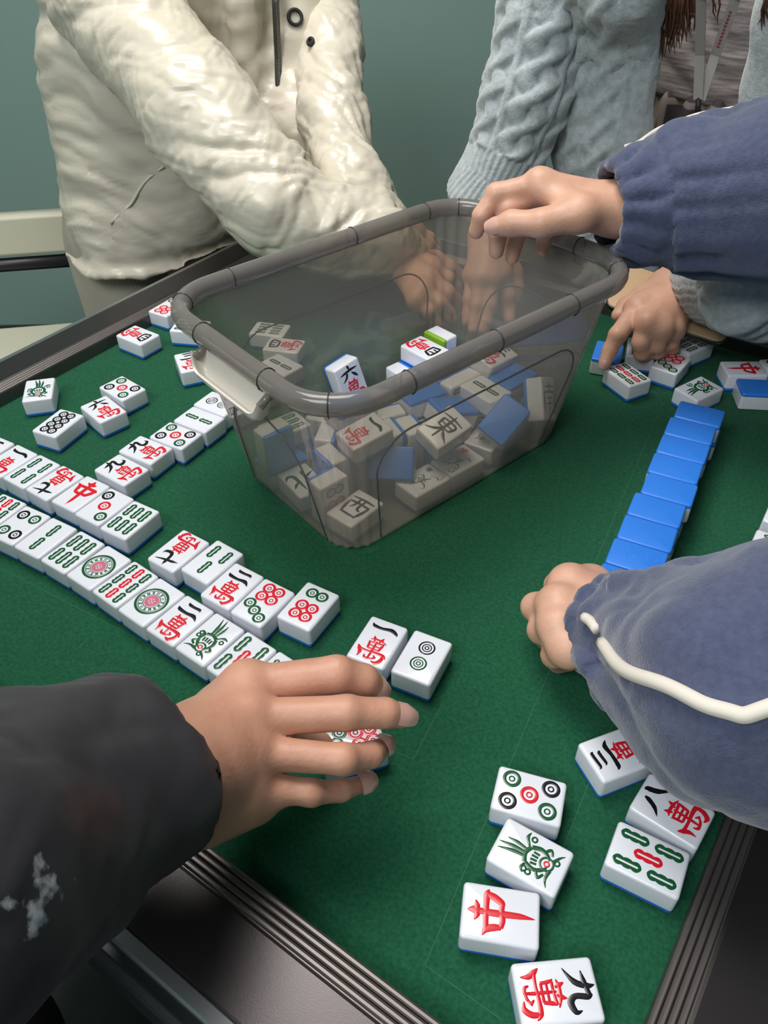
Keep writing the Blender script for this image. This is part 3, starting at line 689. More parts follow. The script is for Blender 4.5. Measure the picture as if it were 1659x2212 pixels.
TILES = [
    ('dots5', 0.084, 0.24, 2.824, 0.0, False, 'tiles scattered at the near corner', 'large near tile with five ringed dots, just above the near bird tile'),
    ('bird', 0.0793, 0.2034, 2.574, 0.0, False, 'tiles scattered at the near corner', 'white tile with green bird between the five-dot tile and the red spear tile'),
    ('zhong', 0.0587, 0.1722, 2.966, 0.0, False, 'tiles scattered at the near corner', 'white tile with one red spear-shaped character, large, at the near corner'),
    ('wan9', 0.0824, 0.1351, 0.071, 0.0, False, 'tiles scattered at the near corner', 'nearest tile of all, red and black character, cut by the bottom edge'),
    ('bam5', 0.1447, 0.2009, 2.621, 0.0, False, 'tiles scattered at the near corner', 'white tile with four green and one red bamboo sticks beside the right ridged rail'),
    ('wan3', 0.144, 0.2678, -2.781, 0.0, False, 'tiles scattered at the near corner', 'shaded tile with three black strokes partly under the blue sleeve'),
    ('wan8', 0.1667, 0.2296, 2.456, 0.0, False, 'tiles scattered at the near corner', 'shaded tile with two black strokes and red character touching the right rail'),
    ('dots6', -0.0572, 0.3937, 1.029, 0.0, False, 'loose tiles in mid table', 'white tile with two green and four red dots ending the short mid-table row'),
    ('dots2', 0.025, 0.3445, 1.104, 0.0, False, 'loose tiles in mid table', 'white tile with one black and one green ring, alone beyond the fingertips'),
    ('wan1', -0.006, 0.3584, 1.107, 0.0, False, 'loose tiles in mid table', 'white tile with one black stroke and red character, just above the index fingertip'),
    ('bam6', -0.2129, 0.4929, 1.023, 0.0, False, 'upper tile row on the felt', 'end tile of the upper row with six green bamboo sticks and its long side showing'),
    ('dots3', -0.2386, 0.5106, 0.989, 0.0, False, 'upper tile row on the felt', 'upper row tile with black, red and green dots in a diagonal'),
    ('zhong', -0.2638, 0.5282, 0.998, 0.0, False, 'upper tile row on the felt', 'upper row tile with red spear-shaped character beside the three diagonal dots'),
    ('wan7', -0.291, 0.5439, -2.186, 0.0, False, 'upper tile row on the felt', 'upper row tile with black upside-down number and red character, beside the red spear tile'),
    ('bam4', -0.317, 0.5607, 0.976, 0.0, False, 'upper tile row on the felt', 'upper row tile with four green bamboo sticks'),
    ('wan1', -0.3429, 0.5771, 0.982, 0.0, False, 'upper tile row on the felt', 'upper row tile with a single black stroke beside the four bamboo sticks'),
    ('wan2', -0.37, 0.5934, 1.038, 0.0, False, 'upper tile row on the felt', 'upper row tile cut by the left picture edge, red character corner showing'),
    ('bam9', -0.3295, 0.5051, 1.059, 0.0, False, 'lower tile row on the felt', 'lower row tile with red and green bamboo cut by the left picture edge'),
    ('dots4', -0.3037, 0.4884, 1.052, 0.0, False, 'lower tile row on the felt', 'lower row tile with two black and two green ringed dots'),
    ('bam2', -0.2771, 0.4726, 1.03, 0.0, False, 'lower tile row on the felt', 'lower row tile with two green bamboo sticks end to end'),
    ('bam6', -0.25, 0.4554, 0.971, 0.0, False, 'lower tile row on the felt', 'lower row tile with six green bamboo sticks, between two sticks and a big circle'),
    ('dots1', -0.2243, 0.4375, 0.931, 0.0, False, 'lower tile row on the felt', 'lower row tile with big ornate circle between the two bamboo tiles'),
    ('bam9', -0.1992, 0.4191, 0.902, 0.0, False, 'lower tile row on the felt', 'lower row tile with nine bamboo sticks, middle three red, between two big circles'),
    ('dots1', -0.175, 0.4002, 0.911, 0.0, False, 'lower tile row on the felt', 'lower row tile with big ornate circle beside the two-stroke tile'),
    ('wan2', -0.1503, 0.3817, 0.931, 0.0, False, 'lower tile row on the felt', 'lower row tile with two black strokes and a red character'),
    ('bird', -0.1256, 0.3636, 0.924, 0.0, False, 'lower tile row on the felt', 'lower row tile with green bird and red eye'),
    ('bam5', -0.1008, 0.3453, 0.91, 0.0, False, 'lower tile row on the felt', 'lower row tile with five bamboo sticks, centre red, half under the hand'),
    ('bam8', -0.0764, 0.3269, 0.905, 0.0, False, 'lower tile row on the felt', 'last tile of the lower row, mostly hidden under the back of the hand'),
    ('wan7', -0.1651, 0.455, -2.176, 0.0, False, 'short staggered tile row in mid table', 'first tile of the staggered mid row, upside-down black number and red character'),
    ('bam3', -0.136, 0.4419, -2.206, 0.0, False, 'short staggered tile row in mid table', 'tile with three green bamboo sticks in the staggered mid row'),
    ('wan2', -0.1167, 0.4154, 0.972, 0.0, False, 'short staggered tile row in mid table', 'staggered mid row tile with two black strokes and a red character'),
    ('dots7', -0.0915, 0.3979, -2.16, 0.0, False, 'short staggered tile row in mid table', 'staggered mid row tile with three green and four red dots'),
    ('wan9', -0.2363, 0.5609, 2.513, 0.0, False, 'slanting tile column beside the storage box', 'lowest tile of the slanting column, black nine and red character'),
    ('wan9', -0.221, 0.5904, 2.591, 0.0, False, 'slanting tile column beside the storage box', 'second tile of the slanting column, black nine and red character, below the five dots'),
    ('dots5', -0.197, 0.6122, 2.589, 0.0, False, 'slanting tile column beside the storage box', 'five-dot tile in the slanting column beside the storage box'),
    ('bam2', -0.1791, 0.6385, 2.583, 0.0, False, 'slanting tile column beside the storage box', 'tile with two green bamboo sticks in the slanting column by the cream handle'),
    ('dots2', -0.1644, 0.6658, 2.574, 0.0, False, 'slanting tile column beside the storage box', 'top tile of the slanting column, black and green ring, under the cream handle'),
    ('wan4', -0.2769, 0.8081, -0.618, 0.0, False, 'loose tiles by the far left rail', 'tile by the far left rail with red character and black number, turned away'),
    ('bird', -0.3541, 0.6969, 1.786, 0.0, False, 'loose tiles by the far left rail', 'tile with green bird closest to the left rail'),
    ('dots8', -0.316, 0.6362, 1.138, 0.0, False, 'loose tiles by the far left rail', 'tile with eight black dots, left of the six-number tile'),
    ('wan6', -0.2779, 0.6591, 2.323, 0.0, False, 'loose tiles by the far left rail', 'tile with black number six and red character overlapping the loose five-dot tile'),
    ('dots5', -0.2679, 0.697, 2.425, 0.0, False, 'loose tiles by the far left rail', 'loose tile with five dots behind the black six tile'),
    ('dots7', -0.2544, 0.8755, 1.022, 0.0, False, 'loose tiles by the far left rail', 'tile with red dots half hidden behind the box rim corner'),
    ('bam6', -0.2202, 0.8276, 2.963, 0.0, False, 'loose tiles by the far left rail', 'tile with green bamboo half hidden under the box rim'),
    ('wan3', -0.2063, 0.7487, 1.94, 0.0, False, 'loose tiles by the far left rail', 'tile with three black strokes and red character at the tip of the cream handle'),
    ('bam9', 0.2563, 0.7084, 2.028, 0.0, False, 'loose tiles around the pointing hand', 'tile with nine bamboo sticks, red middle column, under the pointing fingertip'),
    ('blank', 0.2463, 0.7554, 1.206, 0.0, True, 'loose tiles around the pointing hand', 'face-down blue tile behind the pointing finger beside the box corner'),
    ('bam4', 0.2839, 0.7618, 1.303, 0.0, False, 'loose tiles around the pointing hand', 'shaded tile with bamboo under the curled fingers'),
    ('dots7', 0.3075, 0.7301, -2.232, 0.0, False, 'loose tiles around the pointing hand', 'tile with three green and four red dots in front of the curled fingers'),
    ('bam6', 0.3411, 0.769, 0.555, 0.0, False, 'loose tiles around the pointing hand', 'shaded tile with rows of bamboo below the tan phone'),
    ('bird', 0.3217, 0.6794, -2.561, 0.0, False, 'loose tiles around the pointing hand', 'tile with green bird at the head of the blue tile wall'),
    ('zhong', 0.3801, 0.7161, -0.023, 0.0, False, 'loose tiles around the pointing hand', 'tile with red spear-shaped character lying sideways near the frame edge'),
    ('dots4', 0.424, 0.721, 0.115, 0.0, False, 'loose tiles around the pointing hand', 'tile with green dot cut by the right picture edge'),
    ('blank', 0.3843, 0.6802, -0.116, 0.0, True, 'loose tiles around the pointing hand', 'face-down blue tile at the right picture edge in front of the red spear tile'),
    ('blank', 0.2948, 0.6063, -0.492, 0.0195, True, 'blue backed wall of stacked tiles', 'blue face-down tile, first from the far end on the stacked wall'),
    ('blank', 0.2956, 0.6057, -0.492, 0.0, True, 'lower layer of the blue tile wall', 'face-down tile in the lower layer under the first blue tile of the wall'),
    ('blank', 0.2782, 0.5803, -0.479, 0.0195, True, 'blue backed wall of stacked tiles', 'blue face-down tile, second from the far end on the stacked wall'),
    ('blank', 0.2789, 0.5798, -0.479, 0.0, True, 'lower layer of the blue tile wall', 'face-down tile in the lower layer under the second blue tile of the wall'),
    ('blank', 0.2639, 0.5533, -0.487, 0.0195, True, 'blue backed wall of stacked tiles', 'blue face-down tile, third from the far end on the stacked wall'),
    ('blank', 0.2628, 0.5538, -0.487, 0.0, True, 'lower layer of the blue tile wall', 'face-down tile in the lower layer under the third blue tile of the wall'),
    ('blank', 0.2492, 0.5264, -0.48, 0.0195, True, 'blue backed wall of stacked tiles', 'blue face-down tile, fourth from the far end on the stacked wall'),
    ('blank', 0.2497, 0.526, -0.48, 0.0, True, 'lower layer of the blue tile wall', 'face-down tile in the lower layer under the fourth blue tile of the wall'),
    ('blank', 0.2363, 0.4987, -0.483, 0.0195, True, 'blue backed wall of stacked tiles', 'blue face-down tile, fifth from the far end on the stacked wall'),
    ('blank', 0.2343, 0.4996, -0.483, 0.0, True, 'lower layer of the blue tile wall', 'face-down tile in the lower layer under the fifth blue tile of the wall'),
    ('blank', 0.2189, 0.4732, -0.478, 0.0195, True, 'blue backed wall of stacked tiles', 'blue face-down tile, sixth from the far end on the stacked wall'),
    ('blank', 0.2196, 0.4727, -0.478, 0.0, True, 'lower layer of the blue tile wall', 'face-down tile in the lower layer under the sixth blue tile of the wall'),
    ('blank', 0.2045, 0.4461, -0.469, 0.0195, True, 'blue backed wall of stacked tiles', 'blue face-down tile, seventh from the far end on the stacked wall'),
    ('blank', 0.2048, 0.4458, -0.469, 0.0, True, 'lower layer of the blue tile wall', 'face-down tile in the lower layer under the seventh blue tile of the wall'),
    ('blank', 0.1896, 0.4194, -0.474, 0.0195, True, 'blue backed wall of stacked tiles', 'blue face-down tile, eighth from the far end on the stacked wall'),
    ('blank', 0.1894, 0.4194, -0.474, 0.0, True, 'lower layer of the blue tile wall', 'face-down tile in the lower layer under the eighth blue tile of the wall'),
    ('blank', 0.1746, 0.3926, -0.466, 0.0195, True, 'blue backed wall of stacked tiles', 'blue face-down tile, ninth from the far end on the stacked wall'),
    ('blank', 0.1744, 0.3926, -0.466, 0.0, True, 'lower layer of the blue tile wall', 'face-down tile in the lower layer under the ninth blue tile of the wall'),
    ('wan5', 0.3375, 0.4808, 2.556, 0.0, False, 'tile row at the frame edge', 'white tile with red character at the right picture edge beyond the blue sleeve'),
    ('bam8', 0.3132, 0.4461, 2.558, 0.0, False, 'tile row at the frame edge', 'white tile next to the sleeve at the right picture edge'),
    ('dots7', -0.0231, 0.2791, -2.837, 0.0, False, 'loose tiles in mid table', 'dotted tile held under the spread fingers'),
    ('bam2', -0.1082, 0.7383, 2.402, 0.0, False, 'tiles behind the storage box', 'two-stick tile seen through the back wall of the box, nearest of those behind'),
    ('wan4', -0.1082, 0.7804, 2.898, 0.0, False, 'tiles behind the storage box', 'black and red character tile seen through the back wall of the box'),
    ('bam8', -0.1275, 0.8167, 2.893, 0.0, False, 'tiles behind the storage box', 'zigzag bamboo tile seen through the back wall of the box, farthest of those behind'),
]
for glyph, x, y, th, z, down, group, label in TILES:
    make_tile(glyph, flat(x, y, th, z + 0.0002, down), label, group)
PILE = [
    ('flower', [[0.76973, -0.63836, 0.0, 0.03442], [0.63836, 0.76973, 0.0, 0.53586], [0.0, 0.0, 1.0, 0.7632]], 'blue', 'tile with green flower, black character and red number, standing closest inside the front box wall'),
    ('plum', [[0.78454, -0.62008, 0.0, 0.06723], [0.62008, 0.78454, 0.0, 0.56357], [0.0, 0.0, 1.0, 0.7632]], 'blue', 'tile with green vine and red blossom next to the red-numbered flower tile in the box'),
    ('west', [[0.66737, -0.74473, 0.0, -0.02428], [0.74473, 0.66737, 0.0, 0.49994], [0.0, 0.0, 1.0, 0.7632]], 'blue', 'tile with bold black character in the nearest corner of the box'),
    ('north', [[0.56538, 0.82483, 0.0, -0.07069], [-0.82483, 0.56538, 0.0, 0.53813], [0.0, 0.0, 1.0, 0.7632]], 'blue', 'tile with black character inside the box by its left-hand short wall'),
    ('orchid', [[0.51977, -0.8543, 0.0, 0.09757], [0.8543, 0.51977, 0.0, 0.59959], [0.0, 0.0, 1.0, 0.7632]], 'blue', 'flower tile with small black number half hidden by the relief-backed blue tile in the box'),
    ('blank', [[-0.66009, -0.74161, 0.11957, 0.10994], [-0.53528, 0.57604, 0.61778, 0.58983], [-0.52703, 0.34379, -0.77721, 0.80758]], 'blue', 'blue tile back with crown relief leaning on the front box wall'),
    ('south', [[-0.0633, -0.59799, 0.799, 0.14226], [0.59781, -0.6638, -0.44944, 0.63589], [0.79913, 0.44921, 0.3995, 0.7961]], 'blue', 'tile standing on end with black character at the far end of the front box wall'),
    ('blank', [[0.98678, -0.06197, 0.14975, 0.00594], [-0.15169, -0.67845, 0.71881, 0.54226], [0.05705, -0.73203, -0.67888, 0.79662]], 'blue', 'plain blue tile back tilted against the front box wall by the nearest corner'),
    ('east', [[0.77397, -0.63126, 0.04979, 0.05306], [0.60578, 0.71525, -0.3485, 0.57024], [0.18439, 0.29989, 0.93598, 0.80087]], 'blue', 'tilted tile with black brush character above the two flower tiles in the box'),
    ('wan1', [[0.82295, -0.56268, -0.07833, -0.01453], [0.5498, 0.82355, -0.13959, 0.55372], [0.14305, 0.07181, 0.98711, 0.80599]], 'blue', 'face-up tile in box at handle end of the heap'),
    ('wan2', [[0.80676, 0.59088, 6e-05, -0.02872], [0.59088, -0.80676, 4e-05, 0.59698], [7e-05, 0.0, -1.0, 0.824]], 'blue', 'face-down tile in box in the middle of the heap, highest'),
    ('wan3', [[0.73231, -0.65193, 0.19672, 0.10712], [0.67945, 0.71883, -0.1471, 0.68273], [-0.04551, 0.24139, 0.96936, 0.80461]], 'blue', 'face-up tile in box at the far end of the heap, highest'),
    ('wan4', [[0.672, 0.74055, -1e-05, 0.0433], [-0.74055, 0.672, 0.0, 0.69631], [1e-05, 0.0, 1.0, 0.802]], 'blue', 'face-up tile in box at the far end by the back wall'),
    ('wan6', [[-0.26369, -0.74473, 0.61306, -0.04007], [0.06779, -0.64829, -0.75837, 0.66064], [0.96222, -0.15842, 0.22143, 0.80882]], 'blue', 'on-edge tile in box in the middle by the back wall, highest'),
    ('wan7', [[-0.0, -0.77233, -0.63523, -0.08853], [1e-05, -0.63523, 0.77233, 0.55215], [-1.0, 0.0, 1e-05, 0.80325]], 'blue', 'on-edge tile in box at handle end by the back wall'),
    ('wan8', [[-2e-05, 0.66238, 0.74916, 0.05288], [0.0, -0.74916, 0.66238, 0.71397], [1.0, 1e-05, 1e-05, 0.80325]], 'lime', 'lime green backed on-edge tile in box at the far end by the back wall, highest'),
    ('wan9', [[-0.87215, -0.48924, 0.0, 0.03667], [-0.48924, 0.87215, 0.0, 0.63271], [-0.0, 0.0, -1.0, 0.8122]], 'blue', 'face-down tile in box in the middle of the heap, second highest'),
    ('bam2', [[0.6276, 0.77854, -2e-05, 0.098], [-0.77854, 0.6276, -1e-05, 0.63453], [0.0, 2e-05, 1.0, 0.7927]], 'blue', 'face-up tile in box at the far end by the front wall'),
    ('bam3', [[0.74073, 0.6718, -2e-05, 0.12658], [0.6718, -0.74073, 0.0, 0.65712], [-2e-05, -2e-05, -1.0, 0.8122]], 'blue', 'face-down tile in box at the far end by the front wall'),
    ('bam4', [[0.82623, 0.4962, -0.26669, 0.06676], [0.48234, -0.86771, -0.12011, 0.61461], [-0.291, -0.0294, -0.95627, 0.80746]], 'blue', 'face-down tile in box in the middle of the heap, third highest'),
    ('bam5', [[-0.76337, 0.0, 0.64596, 0.06865], [-0.64596, 0.0, -0.76337, 0.66287], [-0.0, -1.0, -0.0, 0.79735]], 'blue', 'on-edge tile in box at the far end of the heap, highest'),
    ('bam6', [[-0.81127, 0.58467, 0.0, -0.09012], [-0.58467, -0.81127, -0.0, 0.59471], [0.0, -0.0, 1.0, 0.7825]], 'blue', 'face-up tile in box at handle end by the back wall, highest'),
    ('bam8', [[0.39744, -0.91763, -0.0, -0.05066], [0.91763, 0.39744, 0.0, 0.61901], [-0.0, -0.0, 1.0, 0.7825]], 'blue', 'face-up tile in box at handle end by the back wall, second highest'),
    ('bam9', [[0.07826, 0.99693, 1e-05, 0.05272], [0.99693, -0.07826, -0.0, 0.68281], [-0.0, 1e-05, -1.0, 0.802]], 'blue', 'face-down tile in box at the far end by the back wall, highest'),
    ('dots2', [[-0.48613, -0.43254, 0.75933, 0.09013], [0.37503, 0.68157, 0.62834, 0.70338], [-0.78932, 0.59023, -0.16912, 0.79144]], 'blue', 'on-edge tile in box at the far end by the back wall, second highest'),
    ('dots3', [[-0.0, 0.40995, -0.91211, 0.01538], [-1e-05, -0.91211, -0.40995, 0.58883], [-1.0, 0.0, 1e-05, 0.78375]], 'blue', 'on-edge tile in box in the middle of the heap, highest'),
    ('dots4', [[-0.0, 0.19535, -0.98073, -0.03974], [0.0, 0.98073, 0.19535, 0.57782], [1.0, -0.0, -0.0, 0.78375]], 'blue', 'on-edge tile in box at handle end of the heap, highest'),
    ('dots5', [[-0.0, 0.41064, -0.9118, 0.03484], [0.0, -0.9118, -0.41064, 0.59312], [-1.0, -0.0, 0.0, 0.78375]], 'blue', 'on-edge tile in box in the middle of the heap, third highest'),
    ('dots6', [[-0.0, -0.76033, 0.64953, -0.05323], [-0.0, -0.64953, -0.76033, 0.5218], [1.0, -0.0, 0.0, 0.78375]], 'blue', 'on-edge tile in box at handle end by the front wall'),
    ('dots7', [[0.0, -0.57955, 0.81494, -0.03251], [-0.0, -0.81494, -0.57955, 0.57257], [1.0, 0.0, -0.0, 0.78375]], 'blue', 'on-edge tile in box at handle end of the heap, second highest'),
    ('east', [[-0.0, 0.80086, 0.59885, 0.08505], [0.0, -0.59885, 0.80086, 0.67727], [1.0, 0.0, -0.0, 0.78375]], 'blue', 'on-edge tile in box at the far end of the heap, second highest'),
    ('north', [[-0.0, -0.56538, 0.82483, -0.05453], [-0.0, 0.82483, 0.56538, 0.54082], [-1.0, -0.0, -0.0, 0.78375]], 'blue', 'on-edge tile in box at handle end of the heap, third highest'),
    ('zhong', [[-0.0, 0.64234, -0.76642, 0.02798], [0.0, -0.76642, -0.64234, 0.69022], [-1.0, -0.0, 0.0, 0.78375]], 'blue', 'on-edge tile in box in the middle by the back wall, second highest'),
    ('west', [[0.0, 0.92649, 0.37633, 0.00163], [-1e-05, 0.37633, -0.92649, 0.62031], [-1.0, 0.0, 1e-05, 0.78375]], 'blue', 'on-edge tile in box in the middle of the heap, second highest'),
    ('wan1', [[-0.98698, 0.0, -0.16085, 0.00787], [0.16085, -0.0, -0.98698, 0.66871], [-0.0, -1.0, 0.0, 0.77785]], 'blue', 'on-edge tile in box in the middle by the back wall, third highest'),
    ('wan2', [[0.99989, 0.0, 0.01501, 0.10966], [0.01501, 0.0, -0.99989, 0.64477], [-0.0, 1.0, 0.0, 0.77785]], 'blue', 'on-edge tile in box at the far end by the front wall'),
    ('wan3', [[-0.13673, -0.0, -0.99061, 0.04468], [-0.99061, -0.0, 0.13673, 0.64118], [-0.0, 1.0, -0.0, 0.77785]], 'blue', 'on-edge tile in box in the middle of the heap, fourth highest'),
    ('wan4', [[0.9685, -0.0, 0.24902, -0.00657], [-0.24902, 0.0, 0.9685, 0.63031], [-0.0, -1.0, 0.0, 0.77785]], 'blue', 'on-edge tile in box in the middle by the back wall, fourth highest'),
    ('wan6', [[0.41064, -0.0, 0.9118, 0.03571], [-0.9118, -0.0, 0.41064, 0.59118], [-0.0, -1.0, -0.0, 0.77785]], 'blue', 'on-edge tile in box in the middle of the heap, fifth highest'),
    ('wan7', [[0.99985, -0.0, 0.01734, 0.11814], [0.01734, -0.0, -0.99985, 0.66517], [0.0, 1.0, -0.0, 0.77785]], 'blue', 'on-edge tile in box at the far end of the heap, third highest'),
    ('wan8', [[0.82541, 0.56453, 0.0, -0.0681], [0.56453, -0.82541, -0.0, 0.60835], [0.0, 0.0, -1.0, 0.7825]], 'blue', 'face-down tile in box at handle end by the back wall, highest'),
    ('wan9', [[-0.41709, 0.90887, 0.0, -0.02672], [0.90887, 0.41709, -0.0, 0.60885], [-0.0, 0.0, -1.0, 0.7825]], 'blue', 'face-down tile in box in the middle by the back wall'),
    ('bam2', [[-0.99513, -0.09854, -0.0, 0.06825], [0.09854, -0.99513, -0.0, 0.66057], [-0.0, -0.0, 1.0, 0.763]], 'blue', 'face-up tile in box at the far end of the heap, second highest'),
    ('bam3', [[0.99513, 0.09853, 0.0, 0.0667], [-0.09853, 0.99513, -0.0, 0.63088], [-0.0, 0.0, 1.0, 0.763]], 'blue', 'face-up tile in box at the far end of the heap, third highest'),
    ('bam4', [[0.79902, 0.6013, -0.0, -0.09241], [0.6013, -0.79902, 0.0, 0.57055], [0.0, -0.0, -1.0, 0.7825]], 'blue', 'face-down tile in box at handle end by the back wall, second highest'),
    ('bam5', [[-0.13426, -0.99095, 1e-05, 0.05709], [-0.99095, 0.13426, -0.0, 0.70115], [-0.0, -1e-05, -1.0, 0.7825]], 'blue', 'face-down tile in box at the far end by the back wall, second highest'),
]
for glyph, rows, back, label in PILE:
    make_tile(glyph, Matrix([list(r) for r in rows] + [[0, 0, 0, 1]]), label, 'loose tiles inside the storage box', back)
# ================================================================ people and their clothes
def skin(name, c1, c2, shade=0.0):
    m = mat(name, c1, 0.48, sss=0.10)
    noise_mix(m, c1, c2, 60, 4, 0.3, 0.7)
    noise_bump(m, 380, 0.32, 0.0007); noise_bump(m, 1500, 0.18, 0.0003)
    return m
M_skin_a = skin('tan_skin', (0.52, 0.255, 0.165), (0.60, 0.31, 0.21))
M_skin_b = skin('fair_skin', (0.60, 0.33, 0.225), (0.68, 0.39, 0.28))
M_nail = mat('fingernail', (0.62, 0.36, 0.29), 0.25)
def V3(p): return np.array(p, float)
def hand_prims(W, fingers, thumb, normal, elbow, sc=1.0, wrist_r=0.026, elbow_r=0.036, extra=(), kf=0.0028, rs=(1, 1, 1, 1)):
    """a hand as a blend of limbs: forearm, palm, knuckles, four fingers, thumb. normal points out of the back of the hand"""
    n = Vector(normal).normalized(); P = []
    P += [cap(W, elbow, wrist_r * sc, elbow_r * sc, n=n, s=1.25, k=0.012)]
    for i, f in enumerate(fingers):
        P.append(cap(W, f[0], 0.0185 * sc, 0.0125 * sc, n=n, s=1.2, k=0.014))
    for i in range(3): P.append(cap(fingers[i][0], fingers[i + 1][0], 0.0110 * sc, 0.0106 * sc, n=n, s=1.15, k=0.008))
    th = thumb
    P.append(cap(W, th[0], 0.019 * sc, 0.0165 * sc, k=0.014)); P.append(cap(th[0], fingers[0][0], 0.012 * sc, 0.0105 * sc, n=n, s=1.15, k=0.012))
    R = [(0.0112, 0.0103, 0.0090, 0.0074), (0.0114, 0.0105, 0.0092, 0.0075), (0.0110, 0.0100, 0.0087, 0.0071), (0.0099, 0.0088, 0.0076, 0.0062)]
    for f, r, q_ in zip(fingers, R, rs):
        r = tuple(x * q_ for x in r)
        P.append(cap(f[0], f[1], r[0] * sc, r[1] * sc, k=kf)); P.append(cap(f[1], f[2], r[1] * sc * .95, r[2] * sc, k=0.0015)); P.append(cap(f[2], f[3], r[2] * sc, r[3] * sc, k=0.002))
        P.append(cap(V3(f[1]) + V3(n) * 0.0012, V3(f[1]) + V3(n) * 0.0013, r[1] * sc * 0.72, k=0.006))
        P.append(cap(V3(f[0]) + V3(n) * 0.0025, V3(f[0]) + V3(n) * 0.0026, r[0] * sc * 0.80, k=0.010))
        mid = V3(W) * 0.45 + V3(f[0]) * 0.55                     # tendon ridges across the back
        P.append(cap(mid + V3(n) * 0.0085 * sc, V3(f[0]) + V3(n) * 0.006 * sc, 0.0040 * sc, 0.0046 * sc, k=0.010))
    for i, r in enumerate(((0.0155, 0.0128), (0.0125, 0.0112), (0.0112, 0.0088))):
        if i + 1 < len(th): P.append(cap(th[i], th[i + 1], r[0] * sc, r[1] * sc, k=0.005))
    return P + list(extra)
def nail(parent, tip, dip, upv, rad, label=None):
    """a small curved plate on the back of a fingertip"""
    t = Vector(tip); d = (t - Vector(dip)).normalized(); u = Vector(upv); u = (u - d * u.dot(d)).normalized(); s = d.cross(u)
    b = MB(); rows = []
    for i in range(7):
        v = i / 6; row = []
        for j in range(9):
            a = (j / 8 * 2 - 1) * 1.0
            r = rad * 1.045; x = -rad * 0.75 + v * rad * 1.95 - 0.16 * rad * (1 - math.cos(a * 1.2)) * (1 if v > .5 else -1)
            drop = 0.30 * rad * max(0, v - 0.35) ** 2 / 0.42
            row.append(t + d * x + (s * math.sin(a) + u * math.cos(a)) * (r - drop))
        rows.append(row)
    b.loft(rows, closed=False)
    o = b.build('fingernail', M_nail, parent); return o
def person(label, loc):
    p = empty('person', loc); tag(p, label, 'person'); return p
def child(o, p):
    o.parent = p; o.matrix_parent_inverse = Matrix.Translation(-Vector(p.location)); return o
def up_n(z): return (0, 0, z)

# ---- fabric -----------------------------------------------------
M_puffer = mat('cream_satin_puffer', (0.66, 0.60, 0.49), 0.31)
noise_bump(M_puffer, 34, 0.25, 0.005, 3, (0.6, 0.6, 1.6)); noise_bump(M_puffer, 900, 0.05, 0.0004, 2)
M_cuffknit = mat('cream_knit_cuff', (0.66, 0.52, 0.33), 0.9)
M_corduroy = mat('beige_corduroy', (0.42, 0.375, 0.31), 0.85)
nt = M_corduroy.node_tree; tc = add_node(nt, 'ShaderNodeTexCoord'); wv = add_node(nt, 'ShaderNodeTexWave', wave_type='BANDS', bands_direction='X'); wv.inputs['Scale'].default_value = 110
bp = add_node(nt, 'ShaderNodeBump'); bp.inputs['Strength'].default_value = 0.3; bp.inputs['Distance'].default_value = 0.001
nt.links.new(tc.outputs['Object'], wv.inputs['Vector']); nt.links.new(wv.outputs['Fac'], bp.inputs['Height']); nt.links.new(bp.outputs[0], nt.nodes['Principled BSDF'].inputs['Normal'])
M_navy = mat('navy_fleece', (0.058, 0.070, 0.135), 0.92, sheen=0.35)
noise_mix(M_navy, (0.050, 0.060, 0.118), (0.072, 0.086, 0.160), 240, 5, 0.3, 0.7); noise_bump(M_navy, 700, 0.5, 0.0012)
M_piping = mat('white_piping', (0.72, 0.66, 0.58), 0.8)
M_char = mat('charcoal_shell', (0.040, 0.038, 0.043), 0.5)
noise_bump(M_char, 14, 0.35, 0.006, 4)
M_knit = mat('pale_grey_wool', (0.40, 0.44, 0.455), 0.95, sheen=0.5)
noise_mix(M_knit, (0.33, 0.365, 0.38), (0.48, 0.52, 0.53), 160, 5, 0.3, 0.7); noise_bump(M_knit, 420, 0.45, 0.0015, 5)
M_tee = mat('taupe_marl_jersey', (0.25, 0.215, 0.205), 0.9)
noise_mix(M_tee, (0.15, 0.13, 0.13), (0.34, 0.295, 0.28), 60, 6, 0.35, 0.65, (0.5, 0.5, 5.0)); noise_bump(M_tee, 300, 0.3, 0.001)
M_skirt = mat('dark_plaid', (0.035, 0.024, 0.028), 0.85)
M_hair = mat('chestnut_hair', (0.085, 0.032, 0.018), 0.42)
M_lan = mat('grey_lanyard', (0.40, 0.37, 0.35), 0.6)
M_lanred = mat('lanyard_print', (0.35, 0.05, 0.06), 0.6)
M_zip = mat('dark_zip', (0.09, 0.085, 0.08), 0.35, 0.6)
M_black = mat('black_print', (0.012, 0.012, 0.013), 0.6)

def billow(q): return np.abs(vnoise(q))
def soft(n): return np.sqrt(n * n + 0.002)
def puff_arm(pts, amp):
    def d(P, N):
        s, a, r = along(P, pts, (0.0, -0.8, 0.6)); u = a * 0.062
        w_ = vnoise(P * 15 + 3) * 0.012; w2 = vnoise(P * 23 + 40) * 0.008
        out = np.zeros(len(P))
        for ang, k1, k2, am, sd in ((0.75, 30, 8, 1.0, 0.0), (-0.35, 36, 11, 0.6, 20.0), (0.95, 66, 13, 0.48, 50.0), (0.2, 90, 18, 0.32, 70.0), (-0.8, 130, 24, 0.2, 90.0), (0.6, 170, 30, 0.13, 110.0)):
            c, q = math.cos(ang), math.sin(ang); x = (s + w_) * c + (u + w2) * q; y = -(s + w2) * q + (u + w_) * c
            out += am * (soft(vnoise(np.stack([x * k1, y * k2, np.full(len(P), sd + 0.37)], 1))) - 0.3)
        return amp * out
    return d
